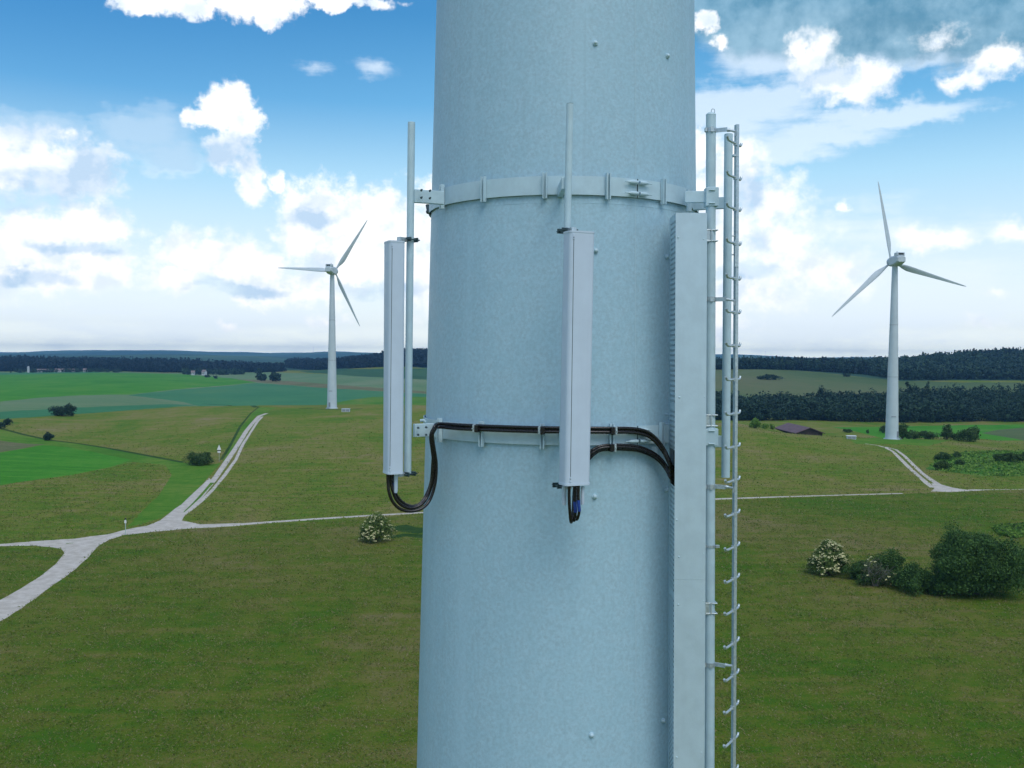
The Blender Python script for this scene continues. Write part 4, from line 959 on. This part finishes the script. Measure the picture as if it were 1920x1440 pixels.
# trees standing out of the dark belt
for lab, px, dd, w_, h_ in (('tall broad tree rising above the left part of the dark belt', 1544, 640, 34, 56), ('tree rising just right of the tall broad one in the belt', 1577, 640, 26, 44), ('rounded tree rising from the belt right of the turbine', 1709, 640, 24, 62), ('smaller rounded tree rising from the belt, second right of the turbine', 1737, 640, 22, 58)):
    bush(lab, px, 0, w_, h_, 'leaf_wood', n=1600, nl=18, leaf=0.6, dist=dd, name='broadleaf_tree', cat='tree', group='trees rising out of the belt')

# grass of the near meadow: tufts and seed heads nobody could count
leafmat('grass_blade', (0.085, 0.165, 0.018), (0.21, 0.24, 0.055), 0.12, 0.35)
leafmat('seed_head', (0.18, 0.165, 0.06), (0.30, 0.25, 0.13), 0.12, 0.25)
def inside(xy, ps):
    q = np.array([tl(*a) for a in ps]); t_ = np.stack([np.arctan2(xy[:, 0], xy[:, 1]), np.log(np.hypot(xy[:, 0], xy[:, 1]))], 1); return inpoly(t_, q)
roads = [p_ for nm_, mt_, ps_ in REG if mt_ in ('gravel', 'bright_green', 'lime_green', 'brown_strip', 'scrub', 'bank_grass_and_shade') for p_ in ps_]
def tufts(name, mat, n, y0, y1, hh, lean, label):
    Y = np.exp(rng.uniform(math.log(y0), math.log(y1), n * 2)); px = rng.uniform(-60, 1980, n * 2); X = (px - 960) / F * Y
    # clumpy density
    dn = np.sin(X * 0.9 + np.sin(Y * 0.31) * 2) * np.sin(Y * 0.55 + np.sin(X * 0.23) * 3); keep = rng.uniform(-1.3, 1.3, n * 2) < dn
    X, Y = X[keep][:n], Y[keep][:n]; xy = np.stack([X, Y], 1); ok = np.ones(len(X), bool)
    xj = xy + rng.normal(0, 0.28, xy.shape)
    for r_ in roads: ok &= ~inside(xj, r_)
    ok &= rng.uniform(0, 1, len(X)) > (Y - 150) / (y1 - 150)
    X, Y = X[ok], Y[ok]; Z = height(X, Y); m_ = len(X)
    a = rng.uniform(0, math.pi, m_); sz = hh * rng.uniform(0.5, 1.4, m_) * (Y / 110) ** 0.6; wd = sz * rng.uniform(0.5, 1.1, m_)
    ux, uy = np.cos(a) * wd / 2, np.sin(a) * wd / 2; lx, ly = rng.normal(0, lean, m_) * sz, rng.normal(0, lean, m_) * sz
    B = np.stack([X, Y, Z - 0.02], 1); U = np.stack([ux, uy, np.zeros(m_)], 1); T = np.stack([lx, ly, sz], 1)
    V = np.stack([B - U * 0.6, B + U * 0.6, B + U + T, B - U + T * 0.9], 1).reshape(-1, 3)
    return tag(fastmesh(name, V, 4, mat), label, 'grass', None, 'stuff')
tufts('grass', 'grass_blade', 330000, 64, 420, 0.125, 1.0, 'green meadow grass in uneven tufts round the tower')
tufts('grass', 'seed_head', 130000, 64, 420, 0.10, 1.3, 'brownish seed heads standing over the meadow grass')
sc_p = [p_ for nm_, mt_, ps_ in REG if mt_ == 'scrub' for p_ in ps_]
def herbs(name, mat, n, hh, label):
    Vs = []
    for pg in sc_p:
        a = np.array(pg); lo, hi = a.min(0), a.max(0); q = rng.uniform(lo, hi, (n * 2, 2)); dn = np.sin(q[:, 0] * 0.5) * np.sin(q[:, 1] * 0.33 + q[:, 0] * 0.2); q = q[(rng.uniform(-1, .8, n * 2) < dn)]
        q = q[inside(q, pg)][:n]; Z = height(q[:, 0], q[:, 1]); sz = hh * rng.uniform(0.3, 1.2, len(q)); C = np.stack([q[:, 0], q[:, 1], Z + sz * 0.4], 1); Vs.append(cards(C, np.tile([0, 0, 1.0], (len(q), 1)), 0.34, 0.7, 0.9))
    return tag(fastmesh(name, np.concatenate(Vs), 4, mat), label, 'herbs', None, 'stuff')
herbs('tall_herbs', 'leaf_green', 17000, 0.9, 'bright green tall herbs covering the scrub patches on the right')
herbs('tall_herbs', 'leaf_bush', 1800, 1.1, 'dark leafy herbs among the scrub patches on the right')
# woods -------------------------------------------------------------
def templates(kind, ncard, K=9):
    name_dome[0] = False
    T = []
    for i in range(K):
        if kind == 'con':
            n = ncard; z = rng.uniform(0.12, 1.0, n) ; a = rng.uniform(0, 2 * math.pi, n); r_ = (1.02 - z) * 0.24 * rng.uniform(0.5, 1.15, n)
            C = np.stack([np.cos(a) * r_, np.sin(a) * r_, z], 1); N = np.stack([np.cos(a), np.sin(a), np.full(n, 0.35)], 1)
            T.append((C, N))
        else:
            C, N, _ = lobes_crown(ncard, 0.85, 0.85, 1.0, 9, 500 + i, 0.5, 0.2); T.append((C, N))
    return T
def wood(name, label, cols, ntree, ncard, h0, h1, cs, con_frac, mat, kindname='stuff'):
    """cols: list of (px, Ynear, Yfar)"""
    D_, K_ = templates('dec', ncard), templates('con', max(20, ncard // 2))
    pxs = [c[0] for c in cols]; Vd, Vc = [], []
    n = 0; tries = 0
    while n < ntree and tries < ntree * 4:
        tries += 1
        px = random.uniform(pxs[0], pxs[-1]); y0 = np.interp(px, pxs, [c[1] for c in cols]); y1 = np.interp(px, pxs, [c[2] for c in cols])
        Y = random.uniform(y0, y1) if random.random() > 0.25 else random.uniform(y0, y0 + (y1 - y0) * 0.12)
        q = at(px, Y); h = random.uniform(h0, h1); con = math.sin(q.x * 0.02 + 1) * 0.5 + random.uniform(-.5, .5) > 1 - 2 * con_frac
        T = random.choice(K_ if con else D_); C, N = T
        a = random.uniform(0, 6.28); ca, sa = math.cos(a), math.sin(a); Rm = np.array([[ca, sa, 0], [-sa, ca, 0], [0, 0, 1]])
        wsc = random.uniform(1.0, 1.5)
        c = (C * np.array([wsc, wsc, 1])) @ Rm * h + np.array([q.x, q.y, q.z - 0.08 * h]); nn = N @ Rm
        (Vc if con else Vd).append(cards(c, nn, cs * h, 0.75, 0.45)); n += 1
    o = fastmesh(name, np.concatenate(Vd + Vc), 4, mat)
    if Vc:
        o.data.materials.append(MATS['leaf_conifer']); nd = sum(len(v) for v in Vd) // 4; tot = len(o.data.polygons)
        mi = np.zeros(tot, np.int32); mi[nd:] = 1; o.data.polygons.foreach_set('material_index', mi)
    return tag(o, label, 'wood', None, 'stuff')
wood('tree_belt', 'dark belt of broadleaf trees below the grassy slope on the right', [(1150, 560, 700), (1380, 560, 700), (1560, 565, 690), (1750, 570, 720), (1960, 568, 740), (2200, 565, 740)], 1300, 230, 7.5, 16, 0.050, 0.0, 'leaf_wood')
wood('forest', 'dark forest on the hill along the right horizon', [(1150, 1120, 1400), (1380, 1115, 1400), (1500, 1105, 1400), (1640, 1040, 1400), (1680, 975, 1400), (1800, 1010, 1430), (2150, 1010, 1430)], 4200, 70, 12, 17, 0.085, 0.16, 'leaf_wood')
wood('forest', 'long dark forest along the left horizon behind the green field', [(-350, 1520, 1900), (0, 1515, 1850), (250, 1520, 1850), (400, 1560, 1880), (450, 1610, 1820), (528, 1650, 1700)], 4300, 46, 14, 19, 0.10, 0.2, 'leaf_conifer')
wood('forest', 'dark wood left of the hill, behind the left wind turbine', [(540, 1900, 2300), (600, 1640, 2150), (680, 1600, 2100)], 1400, 46, 14, 19, 0.10, 0.2, 'leaf_conifer')
wood('forest', 'dark wooded hill beside the left antenna', [(655, 1560, 1900), (700, 1530, 1900), (830, 1530, 1900), (1000, 1560, 1900)], 2200, 46, 14, 18, 0.10, 0.2, 'leaf_conifer')
wood('tree_row', 'small dark trees round the far farm buildings at left', [(20, 1455, 1500), (230, 1455, 1500)], 130, 60, 4, 8, 0.11, 0.1, 'leaf_wood')
wood('tree_row', 'dark clump of trees round the small far houses', [(345, 1440, 1500), (455, 1480, 1600)], 90, 60, 7, 12, 0.11, 0.2, 'leaf_wood')

# ------------------------------------------------------------------ buildings
def house(label, px, Y, w, d, h, rh, rz, name='house', wall='house_wall', roof='house_roof', cat='house', over=0.4, windows=True, dz=0.0):
    p = at(px, Y) + Vector((0, 0, dz)); o = thing(name, p, label, cat); M = Matrix.Rotation(rz, 3, 'Z')
    def q(x, y, z): return p + M @ Vector((x, y, z))
    mb = MB(); vs = [q(-w / 2, -d / 2, -1), q(w / 2, -d / 2, -1), q(w / 2, d / 2, -1), q(-w / 2, d / 2, -1), q(-w / 2, -d / 2, h), q(w / 2, -d / 2, h), q(w / 2, d / 2, h), q(-w / 2, d / 2, h), q(-w / 2, 0, h + rh), q(w / 2, 0, h + rh)]
    mb.add(vs, [(0, 1, 5, 4), (1, 2, 6, 9, 5), (2, 3, 7, 6), (3, 0, 4, 8, 7), (3, 2, 1, 0)]); mb.build('wall', wall, o)
    ov = over; sl = rh / (d / 2); t_ = 0.25; mb = MB()
    for s_ in (-1, 1):
        a = [q(-w / 2 - ov, s_ * (d / 2 + ov), h - sl * ov + 0.05), q(w / 2 + ov, s_ * (d / 2 + ov), h - sl * ov + 0.05), q(w / 2 + ov, 0, h + rh + 0.05), q(-w / 2 - ov, 0, h + rh + 0.05)]
        b_ = [v + Vector((0, 0, t_)) for v in a]; mb.add(a + b_, [(3, 2, 1, 0), (4, 5, 6, 7), (0, 1, 5, 4), (1, 2, 6, 5), (3, 0, 4, 7)])
    mb.build('roof', roof, o)
    if windows:
        for i in range(max(2, int(w / 4))):
            xx = -w / 2 + (i + 0.5) * w / max(2, int(w / 4)); mb = MB(); mb.box(q(xx, -d / 2 - 0.02, h * 0.5), (1.2, 0.08, 1.3), M); mb.build('window', 'glass_dark', o)
    return o
hb = house('dark field barn with only its brown roof above the meadow crest', 1500, 412, 27, 10.8, 3.6, 2.0, R(92), 'barn', 'barn_wood', 'barn_roof', 'barn', 0.9, False, -1.35)
mb = MB(); bp_ = hb.location; Mb = Matrix.Rotation(R(92), 3, 'Z'); mb.box(bp_ + Mb @ Vector((0, 5.43, 1.3)), (3.4, 0.1, 2.6), Mb); mb.build('door', 'black', hb)
house('long white farm building among far trees at left', 112, 1470, 13, 8, 2.6, 2.4, R(10), 'farmhouse')
house('low pale barn left of the white farm building', 82, 1480, 22, 8, 2.2, 2.4, R(0), 'barn', roof='house_roof')
house('small white house right of the farm building', 160, 1470, 6, 6, 3, 2.2, R(20))
house('low roofed shed between the farm and the small white house', 136, 1485, 16, 8, 2.2, 2.2, R(-5), 'shed')
house('tiny white house with trees on the far field, left one', 362, 1432, 5, 6, 4.0, 2.5, R(10))
house('tiny white house with trees on the far field, right one', 383, 1436, 5, 6, 5.0, 3, R(-20))
p = at(53, 1465); o = thing('silo', p, 'slim white silo at the left end of the far farm', 'silo')
mb = MB(); mb.tube([p + Vector((0, 0, -1)), p + Vector((0, 0, 8.5))], 1.7, 16); mb.build('cylinder', 'house_wall', o); mb = MB(); mb.tube([p + Vector((0, 0, 8.5)), p + Vector((0, 0, 10))], [1.9, 0.1], 16); mb.build('cap', 'house_wall', o)
VS = 'village houses in the gap of the wood'
for i, (px, dd, ww, lab) in enumerate([(664, 2620, 10, 'leftmost'), (671, 2650, 12, 'second from left'), (678, 2610, 9, 'third from left'), (686, 2640, 11, 'rightmost')]):
    h_ = house(f'far white house in the gap beside the wooded hill, {lab}', px, dd, ww, 9, 9 + i % 2 * 3, 4, R(20 * i), windows=False); h_['group'] = VS
# thin masts
for px, Y, hgt, lab in ((1435.5, 2600, 45, 'thin lattice mast on the right horizon beside the rail'), (587.5, 7300, 50, 'thin far mast on the blue hills left of the turbine')):
    p = at(px, Y); o = thing('radio_mast', p, lab, 'mast'); w = Y / F * 0.22
    mb = MB()
    for a in range(3): mb.tube([p + Vector((w * math.cos(a * 2.1), w * math.sin(a * 2.1), -2)), p + Vector((w * .4 * math.cos(a * 2.1), w * .4 * math.sin(a * 2.1), hgt))], w * 0.3, 5)
    for q in range(8):
        z0, z1 = q / 8 * hgt, (q + 1) / 8 * hgt; mb.tube([p + Vector((-w * 0.7, 0, z0)), p + Vector((w * 0.7, 0, z1))], w * 0.15, 4)
    mb.build('lattice', 'mast_grey', o)

# ------------------------------------------------------------------ haze
EX = 10600
mb = MB(); mb.box((0, 0, (-30 + 115) / 2), (2 * EX, 2 * EX, 145))
m = bpy.data.materials.new('haze'); m.use_nodes = True; m.node_tree.nodes.clear()
on_ = m.node_tree.nodes.new('ShaderNodeOutputMaterial'); vv = m.node_tree.nodes.new('ShaderNodeVolumePrincipled')
vv.inputs['Color'].default_value = (0.28, 0.62, 1.0, 1); vv.inputs['Density'].default_value = 1.05e-4; vv.inputs['Anisotropy'].default_value = 0.2
m.node_tree.links.new(vv.outputs[0], on_.inputs['Volume']); MATS['haze'] = m
hz = mb.build('haze', 'haze'); hz['kind'] = 'stuff'

# ------------------------------------------------------------------ light and sky
SUN = Vector((0.22, -0.60, 0.0)).normalized(); EL = R(56)
sdir = Vector((SUN.x * math.cos(EL), SUN.y * math.cos(EL), math.sin(EL)))
sl = bpy.data.lights.new('sun', 'SUN'); sl.energy = 1.5; sl.angle = R(34); sl.color = (1.0, 0.97, 0.92)
so = bpy.data.objects.new('sun', sl); COL.objects.link(so); so.rotation_euler = sdir.to_track_quat('Z', 'Y').to_euler(); so.location = (0, 0, 90)
w = bpy.data.worlds.new('World'); sc.world = w; w.use_nodes = True; wt = NT(w.node_tree)
bg = w.node_tree.nodes['Background']; BGS = 0.1; bg.inputs['Strength'].default_value = BGS
sky = wt.new('ShaderNodeTexSky'); sky.sky_type = 'NISHITA'; sky.sun_disc = False; sky.sun_elevation = EL; sky.sun_rotation = math.atan2(SUN.x, SUN.y)
sky.air_density = 1.2; sky.dust_density = 0.6; sky.ozone_density = 2.0
gen = wt.new('ShaderNodeTexCoord').outputs['Generated']
sp = wt.new('ShaderNodeSeparateXYZ'); wt.l.new(gen, sp.inputs[0])
SC_ = 1000.0
az = wt.math('MULTIPLY', wt.math('ARCTAN2', sp.outputs[0], sp.outputs[1]), SC_)
el = wt.math('MULTIPLY', wt.math('ARCSINE', sp.outputs[2]), SC_)
cb = wt.new('ShaderNodeCombineXYZ'); wt.l.new(az, cb.inputs[0]); wt.l.new(el, cb.inputs[1]); PV = cb.outputs[0]
def ae(px, py):
    d = ray(px, py).normalized(); return math.atan2(d.x, d.y) * SC_, math.asin(d.z) * SC_
# warped coordinates for billowy edges
n1 = wt.noise(PV, 0.022, 4, 0.55, out=1); n2 = wt.noise(PV, 0.09, 4, 0.6, out=1)
w1 = wt.vmath('MULTIPLY', wt.vmath('SUBTRACT', n1, (0.5, 0.5, 0.5)), (42, 34, 0)); w2 = wt.vmath('MULTIPLY', wt.vmath('SUBTRACT', n2, (0.5, 0.5, 0.5)), (13, 12, 0))
PW = wt.vmath('ADD', PV, wt.vmath('ADD', w1, w2))
def blobs(vec, L):
    acc = None
    for b_ in L:
        px, py, rx, ry = b_[:4]; wgt = b_[4] if len(b_) > 4 else 1.0
        a, e_ = ae(px, py); ix, iy = 1.8 / rx, 1.8 / ry
        v = wt.vmath('MULTIPLY_ADD', vec, (ix, iy, 0), (-a * ix, -e_ * iy, 0))
        q = wt.math('MULTIPLY_ADD', wt.vmath('LENGTH', v), -wgt, wgt)
        acc = q if acc is None else wt.math('MAXIMUM', acc, q)
    return acc
WHITE = [(425, 205, 55, 55), (372, 225, 32, 22), (455, 240, 40, 38), (430, 290, 62, 42, .8), (472, 318, 32, 38), (470, 350, 34, 40), (520, 338, 20, 24),
 (35, 300, 95, 75), (150, 320, 95, 65), (60, 440, 110, 65), (170, 430, 95, 60), (120, 500, 160, 60), (215, 505, 55, 50), (-20, 480, 110, 95),
 (335, 470, 55, 50), (420, 490, 110, 62), (490, 510, 90, 55), (330, 525, 70, 38), (600, 395, 95, 80), (700, 415, 105, 78), (655, 490, 130, 80), (560, 440, 60, 60), (770, 430, 90, 80), (790, 520, 90, 90), (540, 540, 150, 45),
 (330, 5, 110, 30), (470, 2, 110, 42), (500, 38, 38, 26), (620, 0, 130, 18), (260, 12, 50, 20),
 (1530, 110, 66, 56), (1590, 160, 95, 40), (1548, 150, 60, 46), (1632, 145, 48, 32), (1495, 90, 25, 25), (1860, 118, 66, 30, .8), (1818, 147, 46, 24), (1895, 105, 40, 30, .8), (1760, 66, 60, 22, .4),
 (1320, 52, 22, 26, .8), (1348, 90, 20, 16, .6), (1375, 320, 85, 65), (1430, 380, 100, 70), (1460, 450, 120, 70), (1510, 500, 130, 70), (1400, 540, 150, 60), (1580, 520, 80, 45, .8), (1330, 430, 90, 160), (1330, 600, 90, 60),
 (1571, 390, 17, 14), (1740, 446, 85, 30), (1700, 436, 50, 20), (1795, 452, 35, 18), (1905, 435, 62, 30), (1872, 548, 32, 14, .7), (1840, 602, 45, 16, .6), (1300, 290, 60, 50), (900, 420, 200, 120), (1150, 300, 150, 100), (455, 562, 45, 11, .6), (620, 600, 50, 18, .5), (440, 615, 40, 9, .5)]
GREYB = [(190, 330, 70, 62), (130, 350, 100, 40), (70, 235, 85, 38), (255, 240, 95, 45), (320, 285, 70, 34), (440, 290, 70, 34), (40, 372, 140, 20), (1392, 360, 40, 45), (1390, 505, 80, 20), (580, 405, 50, 18), (150, 470, 90, 12), (60, 520, 60, 14), (1550, 150, 60, 20), (460, 545, 90, 14), (700, 545, 90, 16)]
WISP = [(70, 240, 100, 45), (255, 240, 105, 50), (320, 290, 80, 40), (1390, 200, 200, 50), (1540, 250, 150, 34), (1480, 280, 130, 34), (1680, 210, 200, 26), (1450, 100, 130, 70), (1700, 90, 220, 50), (1560, 60, 260, 60), (590, 125, 60, 20, .42), (710, 130, 40, 24, .42), (1700, 560, 300, 110, .8), (1500, 600, 300, 80, .9), (340, 600, 500, 90, .6), (1640, 430, 260, 60, .5), (1400, 240, 150, 60, .7)]
STORM = [(1440, 20, 260, 80), (1620, 50, 190, 66), (1700, 15, 360, 84), (1870, 42, 170, 66), (1580, 85, 110, 44, .9), (1720, 75, 120, 40, .8), (1350, -60, 200, 80), (1800, -60, 300, 120)]
fb = wt.noise(PV, 0.05, 8, 0.62); fbl = wt.noise(PV, 0.018, 3, 0.5)
stv = wt.vmath('MULTIPLY', PV, (0.35, 1.6, 1)); fs_ = wt.noise(stv, 0.03, 6, 0.6)
Fw = blobs(PW, WHITE); Fg = wt.math('MULTIPLY_ADD', wt.math('SUBTRACT', fs_, 0.5), 1.3, blobs(PW, GREYB)); Fs = blobs(PW, WISP); Ft = blobs(PW, STORM)
# far beyond the picture: scattered cumulus all round
gen_n = wt.noise(wt.vmath('MULTIPLY', gen, (1, 1, 2.2)), 3.2, 8, 0.6, 0.3)
absaz = wt.math('ABSOLUTE', az); outside = wt.smooth(absaz, 540, 720)
hi_out = wt.smooth(el, 420, 560); outside = wt.math('MAXIMUM', outside, hi_out)
outc = wt.math('MULTIPLY', wt.smooth(gen_n, 0.50, 0.62), outside)
dW = wt.smooth(wt.math('ADD', Fw, wt.math('MULTIPLY', wt.math('SUBTRACT', fb, 0.5), 1.25)), -0.02, wt.math('ADD', wt.smooth(el, 60, 260, 0.66, 0.40), wt.smooth(az, 180, 300, 0, 0.30)))
dW = wt.math('MAXIMUM', dW, wt.math('MULTIPLY', outc, 0.95))
dS = wt.math('MULTIPLY', wt.smooth(wt.math('ADD', Fs, wt.math('MULTIPLY', wt.math('SUBTRACT', fs_, 0.5), 1.3)), 0.0, 0.62), 0.66)
dT = wt.math('MULTIPLY', wt.smooth(wt.math('ADD', Ft, wt.math('MULTIPLY', wt.math('SUBTRACT', fbl, 0.5), 0.9)), -0.10, 0.42), 0.94)
K = 1.0 / BGS
def c10(r_, g_, b_): return (r_ * K, g_ * K, b_ * K, 1)
grad = wt.ramp(wt.math('MULTIPLY', el, 1 / 600.0), [(0.0, (2.2, 2.25, 1.9)), (0.02, (1.35, 1.42, 1.32)), (0.05, (.93, 1.03, 1.07)), (0.16, (.74, .90, 1.02)), (0.30, (.42, .73, .95)), (0.42, (.13, .45, .78)), (0.56, (.035, .27, .58)), (0.8, (.03, .18, .50)), (1.0, (.025, .14, .42))])
gradK = wt.mix(1.0, grad, (K, K, K, 1), 'MULTIPLY')
base = wt.mix(0.22, gradK, sky.outputs[0])
# left part of the sky a little deeper, more so higher up
lf = wt.smooth(az, 250, -560, 0.0, 0.45); lf = wt.math('MULTIPLY', lf, wt.smooth(el, 130, 330))
base = wt.mix(lf, base, c10(.03, .20, .52))
wispc = wt.mix(wt.smooth(Fg, 0, 0.3), c10(.80, .90, 1.0), c10(.50, .68, .86))
base = wt.mix(dS, base, wispc)
base = wt.mix(dT, base, wt.mix(wt.smooth(wt.math('ADD', wt.math('MULTIPLY', fbl, 0.6), wt.math('MULTIPLY', fb, 0.4)), 0.35, 0.65), c10(.09, .26, .40), c10(.27, .47, .62)))
e0 = wt.noise(PV, 0.020, 5, 0.5); e1 = wt.noise(wt.vmath('ADD', PV, (-9.0, 15.0, 0)), 0.020, 5, 0.5)
emb = wt.smooth(wt.math('SUBTRACT', e1, e0), -0.04, 0.16, 0, 0.50)
core = wt.smooth(Fw, 0.0, 0.5, 0.35, 1.0)
shade = wt.math('ADD', wt.math('ADD', wt.math('MULTIPLY', wt.smooth(Fg, -0.30, 0.65), 0.70), wt.math('MULTIPLY', emb, core)), wt.smooth(wt.math('ADD', wt.math('MULTIPLY', fbl, 0.6), wt.math('MULTIPLY', fb, 0.4)), 0.52, 0.36, 0, 0.30), None, True)
cc_ = wt.mix(shade, c10(1.04, 1.05, 1.06), c10(.50, .66, .84))
base = wt.mix(dW, base, cc_)
gnd = wt.smooth(el, -2, -30); base = wt.mix(gnd, base, c10(.16, .22, .16))
wt.l.new(base, bg.inputs['Color'])
w.cycles.sampling_method = 'MANUAL'; w.cycles.sample_map_resolution = 512

# ------------------------------------------------------------------ render settings
sc.view_settings.view_transform = 'Standard'; sc.view_settings.look = 'None'; sc.view_settings.gamma = 1; sc.view_settings.exposure = 0.22
sc.view_settings.use_curve_mapping = False
sc.render.engine = 'CYCLES'; cy = sc.cycles
cy.use_denoising = True
try: cy.denoiser = 'OPENIMAGEDENOISE'
except Exception: pass
cy.max_bounces = 5; cy.diffuse_bounces = 3; cy.glossy_bounces = 2; cy.transmission_bounces = 3; cy.volume_bounces = 0; cy.transparent_max_bounces = 4
cy.caustics_reflective = False; cy.caustics_refractive = False; cy.sample_clamp_indirect = 5
